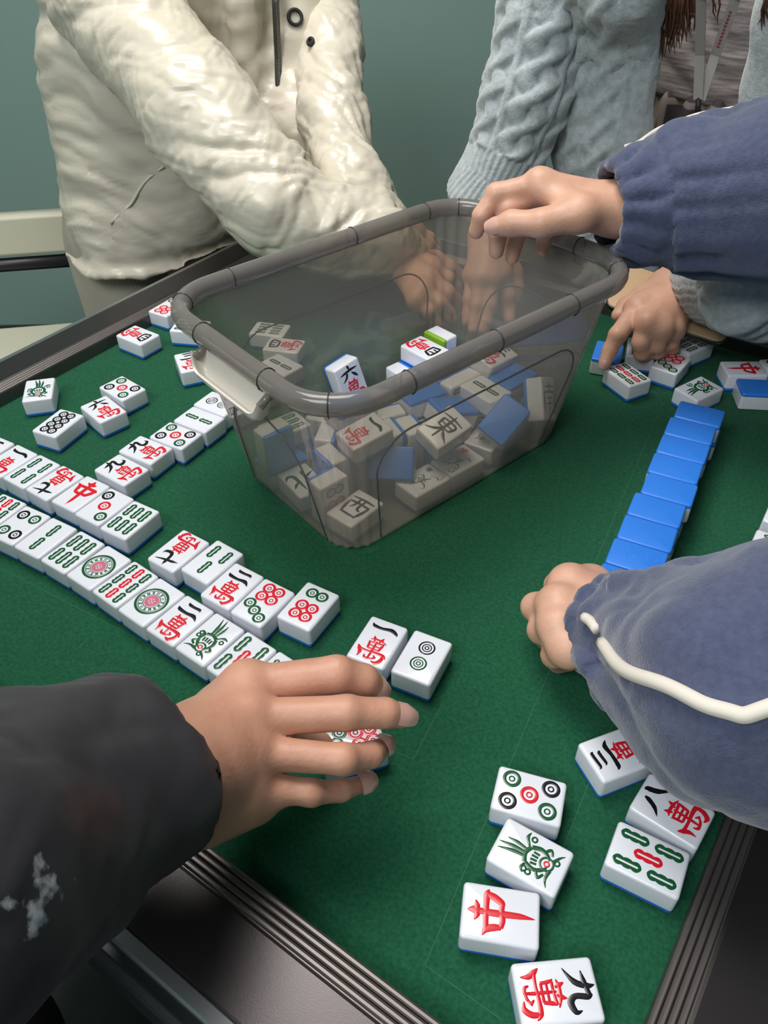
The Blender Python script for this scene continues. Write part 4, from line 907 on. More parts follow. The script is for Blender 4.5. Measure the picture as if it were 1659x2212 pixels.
def folds(amp, fr, seed=0.0, sx=(1, 1, 1)):
    sx = np.array(sx)
    def d(P, N):
        q = P * sx * fr + seed
        w_ = np.stack([vnoise(q * .6 + 5), vnoise(q * .6 + 11), vnoise(q * .6 + 17)], 1)
        return amp * (billow(q + w_ * .9) * 1.4 + 0.5 * vnoise(q * 2.2 + w_) - 0.35)
    return d

# ================================================================ person with the charcoal sleeve (hand spread over the tiles)
pA = person('person in a charcoal jacket with white scuffs, hand spread over the near tiles', (-0.50, 0.06, 0))
W = (-0.0964, 0.2166, 0.8630)
FA = [[(-0.0770, 0.2638, 0.8580), (-0.0275, 0.2691, 0.8610), (-0.0131, 0.2707, 0.8530), (-0.0073, 0.2712, 0.8460)],
      [(-0.0728, 0.2420, 0.8610), (-0.0211, 0.2426, 0.8630), (-0.0011, 0.2463, 0.8570), (0.0069, 0.2482, 0.8510)],
      [(-0.0718, 0.2247, 0.8560), (-0.0230, 0.2213, 0.8530), (-0.0093, 0.2290, 0.8440), (-0.0039, 0.2374, 0.8370)],
      [(-0.0733, 0.2138, 0.8440), (-0.0403, 0.2117, 0.8370), (-0.0251, 0.2183, 0.8270), (-0.0152, 0.2258, 0.8200)]]
TA_ = [(-0.0935, 0.2552, 0.8420), (-0.0739, 0.2558, 0.8220), (-0.0571, 0.2611, 0.8060), (-0.0420, 0.2649, 0.7960)]
EA = (-0.1547, 0.1596, 0.9020)
pr = hand_prims(W, FA, TA_, (-0.05, -0.25, 0.95), EA, 1.04, 0.027, 0.033, [cap((-0.0944, 0.2028, 0.8400), (-0.0721, 0.2137, 0.8300), 0.020, 0.015, k=0.014)], rs=(1.0, 0.86, 0.78, 0.76))
body = np_object('body', *field_mesh(pr, 0.0016, 0.004), M_skin_a); child(body, pA)
for f, sc in zip(FA, (1.04,) * 4): child(nail(None, f[3], f[2], (0.25, -0.30, 0.92), 0.0074), pA)
AX = [(-0.1143, 0.2137, 0.8640), (-0.1324, 0.1936, 0.8780), (-0.1573, 0.1527, 0.9100), (-0.1678, 0.1130, 0.9550), (-0.40, 0.04, TZ + 0.24), (-0.50, 0.0, TZ + 0.50)]
sl = chain(AX, [0.0420, 0.046, 0.053, 0.057, 0.068, 0.09])
sl += [cap((-0.55, 0.02, TZ - 0.1), (-0.55, 0.02, TZ + 0.50), 0.16, 0.15, k=0.05)]
ad = Vector(AX[0]) - Vector(AX[1])
V, Q = field_mesh(sl, 0.0045, 0.02, cuts=[(AX[0], (ad.x, ad.y, ad.z + 0.004))], carve=[cap(V3(AX[0]) + V3(ad) * .3, V3(AX[0]) - V3(ad) * .35, 0.031, 0.031)], relax=3)
# scuffs of white paint or lint on the sleeve
nt = M_char.node_tree; bs = nt.nodes['Principled BSDF']; tc = add_node(nt, 'ShaderNodeTexCoord')
def scuff(center, radius, scale, cut, prev, col):
    vm = add_node(nt, 'ShaderNodeVectorMath', operation='DISTANCE'); vm.inputs[1].default_value = center; nt.links.new(tc.outputs['Object'], vm.inputs[0])
    mr = add_node(nt, 'ShaderNodeMapRange'); mr.inputs['From Min'].default_value = 0; mr.inputs['From Max'].default_value = radius; mr.inputs['To Min'].default_value = 0.34; mr.inputs['To Max'].default_value = -0.25; nt.links.new(vm.outputs['Value'], mr.inputs[0])
    nz = add_node(nt, 'ShaderNodeTexNoise'); nz.inputs['Scale'].default_value = scale; nz.inputs['Detail'].default_value = 4; nt.links.new(tc.outputs['Object'], nz.inputs['Vector'])
    ad_ = add_node(nt, 'ShaderNodeMath', operation='ADD'); nt.links.new(mr.outputs[0], ad_.inputs[0]); nt.links.new(nz.outputs['Fac'], ad_.inputs[1])
    rp = add_node(nt, 'ShaderNodeValToRGB'); rp.color_ramp.elements[0].position = cut; rp.color_ramp.elements[1].position = cut + 0.10; nt.links.new(ad_.outputs[0], rp.inputs[0])
    mx = add_node(nt, 'ShaderNodeMix', data_type='RGBA'); nt.links.new(rp.outputs[0], mx.inputs['Factor'])
    if prev is None: mx.inputs['A'].default_value = (0.040, 0.038, 0.043, 1)
    else: nt.links.new(prev, mx.inputs['A'])
    mx.inputs['B'].default_value = (*col, 1)
    return mx.outputs['Result']
o_ = scuff((-0.1073, 0.1003, 0.9750), 0.030, 95, 0.70, None, (0.62, 0.64, 0.68)); o_ = scuff((-0.1044, 0.1144, 0.9600), 0.05, 160, 0.92, o_, (0.4, 0.4, 0.42))
nt.links.new(o_, bs.inputs['Base Color'])
jk = np_object('jacket', V, Q, M_char, disp=[folds(0.004, 13, 2.0, (1, 1.0, .8)), folds(0.0014, 42, 9.0)]); child(jk, pA)
lg = np_object('trousers', *field_mesh([cap((-0.55, 0.02, 0.62), (-0.34, 0.16, 0.50), 0.10, 0.085), cap((-0.34, 0.16, 0.50), (-0.34, 0.14, 0.09), 0.08, 0.05), cap((-0.60, 0.0, 0.62), (-0.48, 0.28, 0.50), 0.10, 0.085), cap((-0.48, 0.28, 0.50), (-0.49, 0.26, 0.09), 0.08, 0.05)], 0.01, 0.03), M_black); child(lg, pA)

# ================================================================ person in the navy fleece (two arms from the right)
pB = person('person in navy fleece with white piping, one hand above the box, one fist down', (0.56, 0.28, 0))
W1 = (0.2063, 0.6689, 0.9660)
F1 = [[(0.1353, 0.6800, 0.9840), (0.0997, 0.6802, 0.9760), (0.0877, 0.6751, 0.9600), (0.0843, 0.6760, 0.9460)],
      [(0.1397, 0.6860, 0.9780), (0.1102, 0.6751, 0.9660), (0.1032, 0.6741, 0.9440), (0.1031, 0.6754, 0.9280)],
      [(0.1485, 0.6895, 0.9700), (0.1247, 0.6851, 0.9540), (0.1206, 0.6864, 0.9320), (0.1193, 0.6851, 0.9180)],
      [(0.1608, 0.6945, 0.9600), (0.1473, 0.6837, 0.9460), (0.1461, 0.6846, 0.9340), (0.1453, 0.6815, 0.9260)]]
T1 = [(0.1634, 0.6445, 0.9720), (0.1340, 0.6415, 0.9660), (0.1099, 0.6501, 0.9630), (0.0988, 0.6538, 0.9590)]
E1_ = (0.46, 0.50, TZ + 0.25)
bp1 = field_mesh(hand_prims(W1, F1, T1, (-0.25, -0.2, 0.9), E1_, 0.90, 0.026, 0.036), 0.0016, 0.004)
W2 = (0.1483, 0.3501, 0.8060)
F2 = [[(0.1302, 0.3825, 0.8100), (0.1256, 0.3921, 0.7980), (0.1298, 0.4012, 0.7760), (0.1362, 0.3990, 0.7700)],
      [(0.1175, 0.3591, 0.8150), (0.1066, 0.3737, 0.7960), (0.1146, 0.3849, 0.7740), (0.1238, 0.3837, 0.7700)],
      [(0.1154, 0.3420, 0.8130), (0.1082, 0.3550, 0.7930), (0.1162, 0.3647, 0.7730), (0.1242, 0.3627, 0.7700)],
      [(0.1197, 0.3273, 0.8070), (0.1139, 0.3355, 0.7900), (0.1206, 0.3438, 0.7720), (0.1288, 0.3444, 0.7700)]]
T2 = [(0.1490, 0.3916, 0.7960), (0.1437, 0.4067, 0.7840), (0.1352, 0.4100, 0.7740), (0.1291, 0.4034, 0.7710)]
bp2 = field_mesh(hand_prims(W2, F2, T2, (-0.2, -0.15, 0.95), (0.40, 0.29, TZ + 0.17), 1.0, 0.026, 0.034, kf=0.005), 0.0016, 0.004)
bp3 = field_mesh([cap(E1_, (0.56, 0.44, TZ + 0.46), 0.036, 0.045), cap((0.40, 0.29, TZ + 0.17), (0.56, 0.14, TZ + 0.46), 0.036, 0.045), cap((0.56, 0.44, TZ + 0.46), (0.56, 0.14, TZ + 0.46), 0.05), cap((0.56, 0.29, TZ - 0.1), (0.56, 0.29, TZ + 0.46), 0.12)], 0.008, 0.03)
body = np_object('body', *join_fields([bp1, bp2, bp3]), M_skin_b); child(body, pB)
child(nail(None, T1[3], T1[2], (0.1, -0.75, 0.6), 0.0082), pB)
S1 = [(0.1933, 0.6680, 0.9650), (0.2283, 0.6721, 0.9680), (0.2457, 0.6742, 0.9720), (0.2689, 0.6601, 0.9790), (0.3176, 0.6379, 0.9920), (0.48, 0.52, TZ + 0.24), (0.56, 0.42, TZ + 0.46)]
S2 = [(0.1407, 0.3483, 0.8060), (0.1492, 0.3398, 0.8110), (0.1580, 0.3227, 0.8230), (0.1697, 0.3097, 0.8340), (0.1805, 0.2853, 0.8520), (0.1921, 0.2453, 0.8820), (0.42, 0.29, TZ + 0.17), (0.56, 0.15, TZ + 0.46)]
d1 = Vector(S1[0]) - Vector(S1[1]); d2 = Vector(S2[0]) - Vector(S2[1])
def cuffs(P, N):
    out = np.zeros(len(P))
    for S, L, nn in ((S1, 0.036, 13), (S2, 0.015, 11)):
        s, a, r = along(P, S[:4])
        m = np.clip(1 - np.abs(s - L * .45) / (L * .62), 0, 1) * (r < 0.07)
        rid = np.abs(np.sin(a * nn / 2 + 1.5 * vnoise(P * 30)))
        out += m * (0.0060 * rid - 0.0030)
        neck = np.exp(-((s - L) / 0.007) ** 2) * (r < 0.09); out -= neck * 0.0035
        fan = np.clip((s - L) / 0.02, 0, 1) * np.clip(1 - (s - L) / 0.13, 0, 1) * (r < 0.12)
        out += fan * 0.0085 * (billow(np.stack([s * 9, np.cos(a) * 3.0 + 4, np.sin(a) * 3.0], 1)) * 1.6 - .45)
    return out
def carve_for(S, d, r): return cap(V3(S[0]) + V3(d.normalized()) * .01, V3(S[0]) - V3(d.normalized()) * .014, r, r * .93)
def sleeve(S, R, d, r):
    return field_mesh(chain(S, R), 0.0036, 0.016, cuts=[(S[0], d)], carve=[cap(V3(S[0]) + V3(d) * .2, V3(S[0]) - V3(d) * .5, r, r)], relax=3)
torso_b = field_mesh([cap((0.57, 0.43, TZ + 0.45), (0.57, 0.14, TZ + 0.45), 0.10, k=0.04), cap((0.58, 0.28, TZ - 0.12), (0.58, 0.28, TZ + 0.45), 0.17, 0.16, k=0.05)], 0.008, 0.03)
V, Q = join_fields([sleeve(S1, [0.0380, 0.0390, 0.050, 0.058, 0.066, 0.072, 0.10], d1, .034), sleeve(S2, [0.0295, 0.030, 0.033, 0.041, 0.054, 0.065, 0.070, 0.10], d2, .027), torso_b])
jk = np_object('fleece_jacket', V, Q, M_navy, disp=[cuffs, folds(0.0055, 10, 4.0, (1, 1, 1)), folds(0.0014, 34, 1.0)]); child(jk, pB)
# white piping sewn along both sleeves: find the seam line on the jacket surface
from mathutils.bvhtree import BVHTree
def surface_of(o):
    me = o.data; return BVHTree.FromPolygons([v.co.copy() for v in me.vertices], [tuple(p.vertices) for p in me.polygons])
bvh = surface_of(jk)
def seam_on(bvh, pts, rad, name, m, par, sub=6, smooth=10):
    P = []
    for i in range(len(pts) - 1):
        for k in range(sub): P.append(Vector(pts[i]).lerp(Vector(pts[i + 1]), k / sub))
    P.append(Vector(pts[-1])); Q_ = []
    for p_ in P:
        h_ = bvh.find_nearest(p_); Q_.append(h_[0] + h_[1] * rad * 0.35)
    for _ in range(smooth): Q_ = [Q_[0]] + [(Q_[i - 1] + Q_[i] * 2 + Q_[i + 1]) / 4 for i in range(1, len(Q_) - 1)] + [Q_[-1]]
    b = MB(); b.tube(Q_, rad, 8); o = b.build(name, m); child(o, par); return o
o = seam_on(bvh, [(0.1213, 0.3222, 0.8450), (0.1253, 0.3068, 0.8500)], 0.0034, 'white_piping', M_piping, pB, 6, 2); o['label'] = 'short white piping on the lower cuff'
o = seam_on(bvh, [(0.1226, 0.2888, 0.8600), (0.1173, 0.2596, 0.8800), (0.1120, 0.2267, 0.9100), (0.1137, 0.2030, 0.9300), (0.1204, 0.1837, 0.9450), (0.1283, 0.1705, 0.9550), (0.1369, 0.1639, 0.9600), (0.1411, 0.1524, 0.9800), (0.42, 0.262, TZ + 0.235), (0.50, 0.19, TZ + 0.40)], 0.0040, 'white_piping', M_piping, pB); o['label'] = 'white piping along the lower sleeve'
o = seam_on(bvh, [(0.2103, 0.7066, 1.0030), (0.2196, 0.7069, 1.0080), (0.2316, 0.7011, 1.0110), (0.2389, 0.6940, 1.0180), (0.2516, 0.6980, 1.0260), (0.2684, 0.6922, 1.0350), (0.2882, 0.6907, 1.0430), (0.3196, 0.6764, 1.0550), (0.48, 0.52, TZ + 0.315), (0.54, 0.44, TZ + 0.50)], 0.0026, 'white_piping', M_piping, pB); o['label'] = 'white piping along the raised sleeve'
lg = np_object('trousers', *field_mesh([cap((0.56, 0.20, 0.74), (0.58, 0.19, 0.08), 0.10, 0.06), cap((0.58, 0.38, 0.74), (0.60, 0.38, 0.08), 0.10, 0.06)], 0.01, 0.03), M_black); child(lg, pB)

# ================================================================ person in the cream puffer jacket
FWD = Vector((0.78, -0.62, 0)); SIDE = Vector((0.62, 0.78, 0))
pC = person('person in a cream puffer jacket and beige trousers leaning over the table', (-0.30, 1.21, 0))
CT = Vector((-0.290, 1.262, 0))
W3 = (0.0231, 0.9226, 0.8160)
F3 = [[(0.0603, 0.9013, 0.8120), (0.0804, 0.8961, 0.8000), (0.0905, 0.9027, 0.7860), (0.0956, 0.9036, 0.7770)],
      [(0.0560, 0.8713, 0.8120), (0.0778, 0.8594, 0.8000), (0.0892, 0.8700, 0.7840), (0.0941, 0.8711, 0.7750)],
      [(0.0494, 0.8551, 0.8060), (0.0681, 0.8397, 0.7960), (0.0787, 0.8462, 0.7820), (0.0834, 0.8454, 0.7740)],
      [(0.0416, 0.8459, 0.7980), (0.0563, 0.8353, 0.7880), (0.0642, 0.8362, 0.7780), (0.0686, 0.8339, 0.7720)]]
T3 = [(0.0449, 0.9301, 0.8100), (0.0698, 0.9584, 0.7960), (0.0887, 0.9553, 0.7860), (0.0998, 0.9561, 0.7780)]
AR = [(0.0142, 0.9186, 0.8340), (-0.0045, 0.9080, 0.8460), (-0.0542, 0.9107, 0.8540), (-0.1195, 0.9168, 0.8840), (-0.2081, 0.9883, 0.9670), (-0.3004, 1.0965, 1.0480), (-0.4167, 1.3383, 1.0850)]
AL = [(0.0059, 0.9546, 0.8480), (-0.0086, 0.9550, 0.8560), (-0.0338, 0.9767, 0.8840), (-0.0583, 1.0752, 0.9360), (-0.0613, 1.1724, 0.9940), (-0.0631, 1.3038, 1.0580), (-0.0869, 1.4074, 1.0900)]
bpa = field_mesh(hand_prims(W3, F3, T3, (0.0, -0.35, 0.93), AR[2], 0.92, 0.024, 0.032), 0.0016, 0.004)
LW = (0.0126, 0.9554, 0.8350)
F4 = [[(0.0344, 0.9578, 0.8220), (0.0489, 0.9552, 0.8080), (0.0555, 0.9662, 0.7940), (0.0590, 0.9719, 0.7840)], [(0.0394, 0.9691, 0.8220), (0.0570, 0.9676, 0.8080), (0.0650, 0.9772, 0.7940), (0.0690, 0.9800, 0.7840)], [(0.0435, 0.9841, 0.8200), (0.0628, 0.9865, 0.8060), (0.0718, 0.9913, 0.7940), (0.0759, 0.9940, 0.7840)], [(0.0467, 1.0044, 0.8160), (0.0649, 1.0042, 0.8060), (0.0742, 1.0118, 0.7940), (0.0782, 1.0127, 0.7860)]]
T4 = [(0.0241, 0.9607, 0.8180), (0.0321, 0.9563, 0.8060), (0.0393, 0.9585, 0.7940), (0.0443, 0.9614, 0.7840)]
bpb = field_mesh(hand_prims(LW, F4, T4, (0.1, -0.2, 0.95), AL[1], 0.86, 0.024, 0.030), 0.002, 0.004)
bpc = field_mesh(chain(AR[2:], [.030, .032, .034, .036, .04]) + chain(AL[1:], [.024, .024, .024, .024, .026, .03]) + [cap((CT.x, CT.y, TZ - .1), (CT.x, CT.y, TZ + .36), .13)], 0.008, 0.02)
body = np_object('body', *join_fields([bpa, bpb, bpc]), M_skin_b); child(body, pC)
to = [cap((CT.x - .035, CT.y - .01, TZ - 0.16), (CT.x, CT.y, TZ + 0.17), 0.205, 0.182, n=FWD, s=1.28, k=0.05), cap((CT.x, CT.y, TZ + 0.17), (CT.x + 0.03, CT.y - 0.03, TZ + 0.42), 0.180, 0.17, n=FWD, s=1.28, k=0.05)]
ZP = [(-0.1357, 1.1500, 1.0780), (-0.1383, 1.1400, 1.0510), (-0.1422, 1.1450, 0.9900), (-0.1456, 1.1293, 0.9230), (-0.1475, 1.0809, 0.8500)]
for off in (-0.022, 0.022):
    to += chain([(-0.1097, 1.2280, 1.0680), (-0.1108, 1.1864, 0.9920), (-0.1086, 1.1386, 0.9200), (-0.1063, 1.1001, 0.8550)], [.045, .045, .043, .038], k=0.02) if off > 0 else []
    pts = [tuple(V3(p) + V3(SIDE) * off + V3(FWD) * -0.012) for p in ZP]; to += chain(pts, [0.021] * 5, k=0.012)
V, Q = field_mesh(to, 0.0055, 0.05, cuts=[((CT.x, CT.y, TZ - 0.026), (0.05, 0.05, -1)), ((0, 0, TZ + 0.46), (0, 0, 1))], relax=3)
def torso_puff(P, N):
    X, Z = P @ V3(SIDE), P[:, 2]; F_ = P @ V3(FWD)
    w_ = vnoise(P * 10 + 5) * 0.03; w2 = vnoise(P * 16 + 31) * 0.016
    out = np.zeros(len(P))
    for ang, k1, k2, am, sd in ((0.15, 13, 6, 1.0, 3.0), (0.6, 26, 8, 0.55, 23.0), (-0.45, 34, 9, 0.40, 43.0), (0.9, 58, 12, 0.3, 63.0), (0.3, 80, 16, 0.22, 83.0), (-0.7, 120, 22, 0.12, 93.0)):
        c, q = math.cos(ang), math.sin(ang); x = (Z + w_) * c + (X + w2) * q; y = -(Z + w2) * q + (X + w_) * c
        out += am * (soft(vnoise(np.stack([x * k1, y * k2, F_ * 6 + sd], 1))) - 0.3)
    hem = np.exp(-((Z - (TZ - 0.020)) / 0.016) ** 2)
    return 0.013 * out - hem * 0.012
V2, Q2 = field_mesh(chain(AR, [.034, .040, .048, .058, .064, .070, .078]) , 0.0034, 0.02, relax=2)
V3_, Q3 = field_mesh(chain(AL, [.028, .033, .039, .041, .040, .043, .055]), 0.004, 0.02, relax=2)
def jacket_disp(P, N):
    n1, n2 = len(V), len(V) + len(V2)
    return np.concatenate([torso_puff(P[:n1], N[:n1]), puff_arm(AR, 0.0085)(P[n1:n2], N[n1:n2]), puff_arm(AL, 0.008)(P[n2:], N[n2:])])
jk = np_object('puffer_jacket', *join_fields([(V, Q), (V2, Q2), (V3_, Q3)]), M_puffer, disp=jacket_disp); child(jk, pC)
bvj = surface_of(jk)
cuff = np_object('knit_cuff', *field_mesh([cap((0.0099, 0.9269, 0.8340), (0.0265, 0.9240, 0.8200), 0.030, 0.031)], 0.0025, 0.01), M_cuffknit, disp=lambda P, N: 0.0014 * np.sin(along(P, [(0.0099, 0.9269, 0.8340), (0.0265, 0.9240, 0.8200)])[1] * 24)); child(cuff, pC); cuff['label'] = 'yellowish knit inner cuff'
def laid(bvh, pts, lift=0.0):
    out = []
    for p_ in pts:
        h_ = bvh.find_nearest(Vector(p_)); out.append(h_[0] + h_[1] * lift)
    return out
def fine(pts, n):
    o = []
    for i in range(len(pts) - 1):
        for k in range(n): o.append(Vector(pts[i]).lerp(Vector(pts[i + 1]), k / n))
    return o + [Vector(pts[-1])]
b = MB(); zq = [p - FWD * -0.021 for p in fine(ZP[:4], 14)]
b.tube(zq, 0.0042, 8); zp = b.build('zip', M_zip); child(zp, pC)
b = MB()
for i, p_ in enumerate(fine(ZP[:4], 34)):
    c_ = p_ + FWD * 0.0245; s_ = SIDE * 0.0026
    b.tube([c_ - s_, c_ + s_], 0.0009, 5)
zt = b.build('zip_teeth', mat('worn_metal_teeth', (0.22, 0.21, 0.19), 0.35, 0.8)); child(zt, pC); zt['kind'] = 'stuff'
b = MB()
for c_, r in ((Vector((-0.1076, 1.1324, 1.0450)), 0.0085), (Vector((-0.1149, 1.1234, 1.0320)), 0.0038)):
    h_ = bvj.find_nearest(c_ + FWD * .02); n_ = h_[1]; u_ = Vector((0, 0, 1)); u_ = (u_ - n_ * u_.dot(n_)).normalized(); v_ = n_.cross(u_)
    b.tube([h_[0] + n_ * .002 + u_ * r * math.cos(k * math.pi / 10) + v_ * r * math.sin(k * math.pi / 10) for k in range(20)], 0.0022, 8, closed=True)
lo = b.build('chest_print', M_black); child(lo, pC)
o = seam_on(bvj, [(-0.3656, 1.1103, 0.8000), (-0.3351, 1.1255, 0.8300), (-0.2985, 1.1283, 0.8700)], 0.0020, 'pocket_welt', M_puffer, pC, 6, 6)
lg = np_object('trousers', *field_mesh([cap((-0.385, 1.215, TZ - 0.02), (-0.37, 1.24, 0.10), 0.105, 0.085, k=.02), cap((-0.235, 1.30, TZ - 0.02), (-0.22, 1.29, 0.10), 0.105, 0.085, k=.02)], 0.009, 0.02), M_corduroy, disp=folds(0.006, 9)); child(lg, pC)
b = MB()
for x, y in ((-0.37, 1.17), (-0.20, 1.25)):
    b.loft([[Vector((x + p.x * .8 + .02, y + p.y * .8 - .02, z)) for p in rrect(0.055, 0.11, 0.05, 5)] for z in (0.0, 0.03)] + [[Vector((x + p.x * .6 + .02, y + p.y * .6, 0.09)) for p in rrect(0.055, 0.10, 0.05, 5)]], True, True, True)
sh = b.build('shoes', M_black); child(sh, pC)

# ================================================================ person in the pale cable-knit cardigan
FW2 = Vector((-0.578, -0.816, 0)); SD2 = Vector((0.816, -0.578, 0))
pD = person('person in a pale grey cable-knit cardigan, taupe top and lanyard, pointing at a tile', (0.44, 1.04, 0))
CD = Vector((0.445, 1.045, 0))
W5 = (0.1286, 0.9019, 0.8480)
F5 = [[(0.1390, 0.8676, 0.8180), (0.1480, 0.8556, 0.7960), (0.1503, 0.8507, 0.7820), (0.1504, 0.8410, 0.7740)],
      [(0.1269, 0.8558, 0.8180), (0.1245, 0.8372, 0.7940), (0.1201, 0.8261, 0.7800), (0.1167, 0.8195, 0.7730)],
      [(0.1163, 0.8562, 0.8180), (0.1118, 0.8376, 0.7940), (0.1086, 0.8287, 0.7800), (0.1061, 0.8198, 0.7730)],
      [(0.1085, 0.8725, 0.8140), (0.1035, 0.8518, 0.7940), (0.1012, 0.8432, 0.7820), (0.1000, 0.8359, 0.7740)]]
T5 = [(0.1477, 0.9095, 0.8260), (0.1589, 0.8956, 0.8060), (0.1611, 0.8852, 0.7920), (0.1610, 0.8776, 0.7820)]
CR = [(0.1243, 0.9458, 0.8750), (0.1310, 0.9374, 0.8960), (0.1458, 0.9474, 0.9250), (0.1645, 0.9550, 0.9880), (0.1785, 0.9659, 1.0540), (0.1838, 0.9790, 1.0950)]
bpa = field_mesh(hand_prims(W5, F5, T5, (0.0, -0.5, 0.85), CR[1], 0.92, 0.023, 0.03), 0.0018, 0.004)
W6 = (0.3311, 0.8033, 0.8380)
F6 = [[(0.2709, 0.7644, 0.8240), (0.2455, 0.7333, 0.8110), (0.2394, 0.7284, 0.7960), (0.2344, 0.7220, 0.7860)],
      [(0.2751, 0.7376, 0.8220), (0.2701, 0.7296, 0.8040), (0.2748, 0.7329, 0.7900), (0.2833, 0.7407, 0.7820)],
      [(0.2890, 0.7345, 0.8160), (0.2878, 0.7313, 0.8000), (0.2931, 0.7377, 0.7880), (0.3016, 0.7459, 0.7820)],
      [(0.3070, 0.7448, 0.8090), (0.3082, 0.7444, 0.7950), (0.3124, 0.7484, 0.7860), (0.3192, 0.7552, 0.7820)]]
T6 = [(0.3073, 0.8052, 0.8300), (0.2844, 0.7939, 0.8240), (0.2671, 0.7866, 0.8160), (0.2570, 0.7773, 0.8100)]
CL = [(0.3453, 0.7946, 0.8460), (0.3496, 0.7577, 0.8580), (0.3612, 0.7043, 0.8800), (0.56, 0.92, TZ + 0.22), (0.60, 0.98, TZ + 0.42)]
bpb = field_mesh(hand_prims(W6, F6, T6, (-0.1, -0.45, 0.88), CL[2], 0.92, 0.024, 0.032), 0.0016, 0.004)
bpc = field_mesh(chain(CR[1:], [.03, .032, .036, .04, .045]) + chain(CL[2:], [.032, .04, .045]) + [cap((CD.x, CD.y, TZ - .1), (CD.x, CD.y, TZ + .46), .10, n=FW2, s=1.3)], 0.008, 0.02)
body = np_object('body', *join_fields([bpa, bpb, bpc]), M_skin_b); child(body, pD)
child(nail(None, F6[0][3], F6[0][2], (-0.3, -0.7, 0.4), 0.0065), pD)
tee = np_object('ribbed_top', *field_mesh([cap((CD.x, CD.y, TZ + 0.10), (CD.x, CD.y, TZ + 0.50), 0.150, 0.158, n=FW2, s=1.45)], 0.005, 0.02, cuts=[((0, 0, TZ + 0.205), (0, 0, -1)), ((0, 0, TZ + 0.50), (0, 0, 1))]), M_tee,
                disp=lambda P, N: 0.0045 * (billow(np.stack([P[:, 0] * 6, P[:, 1] * 6, P[:, 2] * 34 + 3 * vnoise(P * 7)], 1)) * 1.5 - .4)); child(tee, pD)
sk = np_object('plaid_skirt', *field_mesh([cap((CD.x, CD.y, TZ + 0.22), (CD.x, CD.y, TZ - 0.16), 0.142, 0.17, n=FW2, s=1.35)], 0.007, 0.02, cuts=[((0, 0, TZ + 0.215), (0, 0, 1)), ((0, 0, TZ - 0.20), (0, 0, -1))]), M_skirt,
               disp=lambda P, N: 0.006 * np.sin(np.arctan2(P[:, 1] - CD.y, P[:, 0] - CD.x) * 22)); child(sk, pD)
lg = np_object('leggings', *field_mesh([cap((CD.x - .07, CD.y + .04, TZ - .15), (CD.x - .07, CD.y + .04, .06), .075, .045), cap((CD.x + .08, CD.y - .02, TZ - .15), (CD.x + .08, CD.y - .02, .06), .075, .045)], 0.01, 0.02), M_black); child(lg, pD)
# plaid lines on the skirt
nt = M_skirt.node_tree; bs = nt.nodes['Principled BSDF']; tc = add_node(nt, 'ShaderNodeTexCoord'); prev = None
for ax_, sc_ in (('X', 24.0), ('Z', 20.0)):
    wv = add_node(nt, 'ShaderNodeTexWave', wave_type='BANDS', bands_direction=ax_); wv.inputs['Scale'].default_value = sc_ / 3.0; nt.links.new(tc.outputs['Object'], wv.inputs['Vector'])
    rp = add_node(nt, 'ShaderNodeValToRGB'); rp.color_ramp.elements[0].position = 0.93; rp.color_ramp.elements[1].position = 0.97; nt.links.new(wv.outputs['Fac'], rp.inputs[0])
    mx = add_node(nt, 'ShaderNodeMix', data_type='RGBA'); nt.links.new(rp.outputs[0], mx.inputs['Factor'])
    if prev is None: mx.inputs['A'].default_value = (0.035, 0.024, 0.028, 1)
    else: nt.links.new(prev, mx.inputs['A'])
    mx.inputs['B'].default_value = (0.19, 0.15, 0.13, 1); prev = mx.outputs['Result']
nt.links.new(prev, bs.inputs['Base Color'])
PN = [(0.2209, 0.8943, 1.1050), (0.2324, 0.9318, 1.0770), (0.2426, 0.9441, 1.0120), (0.2506, 0.9403, 0.9430), (0.2661, 0.9510, 0.8720), (0.2863, 0.9392, 0.7900)]
cd = chain(PN, [0.056, 0.056, 0.055, 0.055, 0.056, 0.060], n=FW2, s=2.1, k=0.02)
PN2 = [tuple(V3(p) + V3(SD2) * 0.19 + V3(FW2) * -0.03) for p in PN]
cd += chain(PN2, [0.05] * 6, n=FW2, s=2.1, k=0.02)
cd += [cap((CD.x - FW2.x * .06, CD.y - FW2.y * .06, TZ + .0), (CD.x - FW2.x * .05, CD.y - FW2.y * .05, TZ + .46), .165, .165, n=FW2, s=1.7, k=0.03)]
Va, Qa = field_mesh(cd, 0.0042, 0.02, cuts=[((0, 0, TZ + .012), (0, 0, -1)), ((0, 0, TZ + .5), (0, 0, 1))], relax=2)
Vb, Qb = field_mesh(chain(CR[2:], [.042, .044, .046, .056], k=0.02) + [cap(CR[0], CR[2], .046, .041, k=.006)], 0.0022, 0.015, cuts=[(CR[0], V3(CR[0]) - V3(CR[1]))], relax=2)
Vc, Qc = field_mesh(chain(CL, [.038, .040, .046, .055, .07], k=0.02), 0.0034, 0.015, cuts=[(CL[0], V3(CL[0]) - V3(CL[1]))], relax=2)
def cable(s, u, width, period):
    """two strands crossing over one another; s along, u across (m)"""
    ph = 2 * np.pi * s / period; h = np.zeros(len(s))
    for sg in (1, -1):
        c = sg * 0.28 * width * np.sin(ph); over = 0.5 + 0.5 * sg * np.cos(ph)
        x = np.clip(1 - ((u - c) / (0.25 * width)) ** 2, 0, 1)
        h = np.maximum(h, np.sqrt(x) * (0.50 + 0.50 * over))
    return h
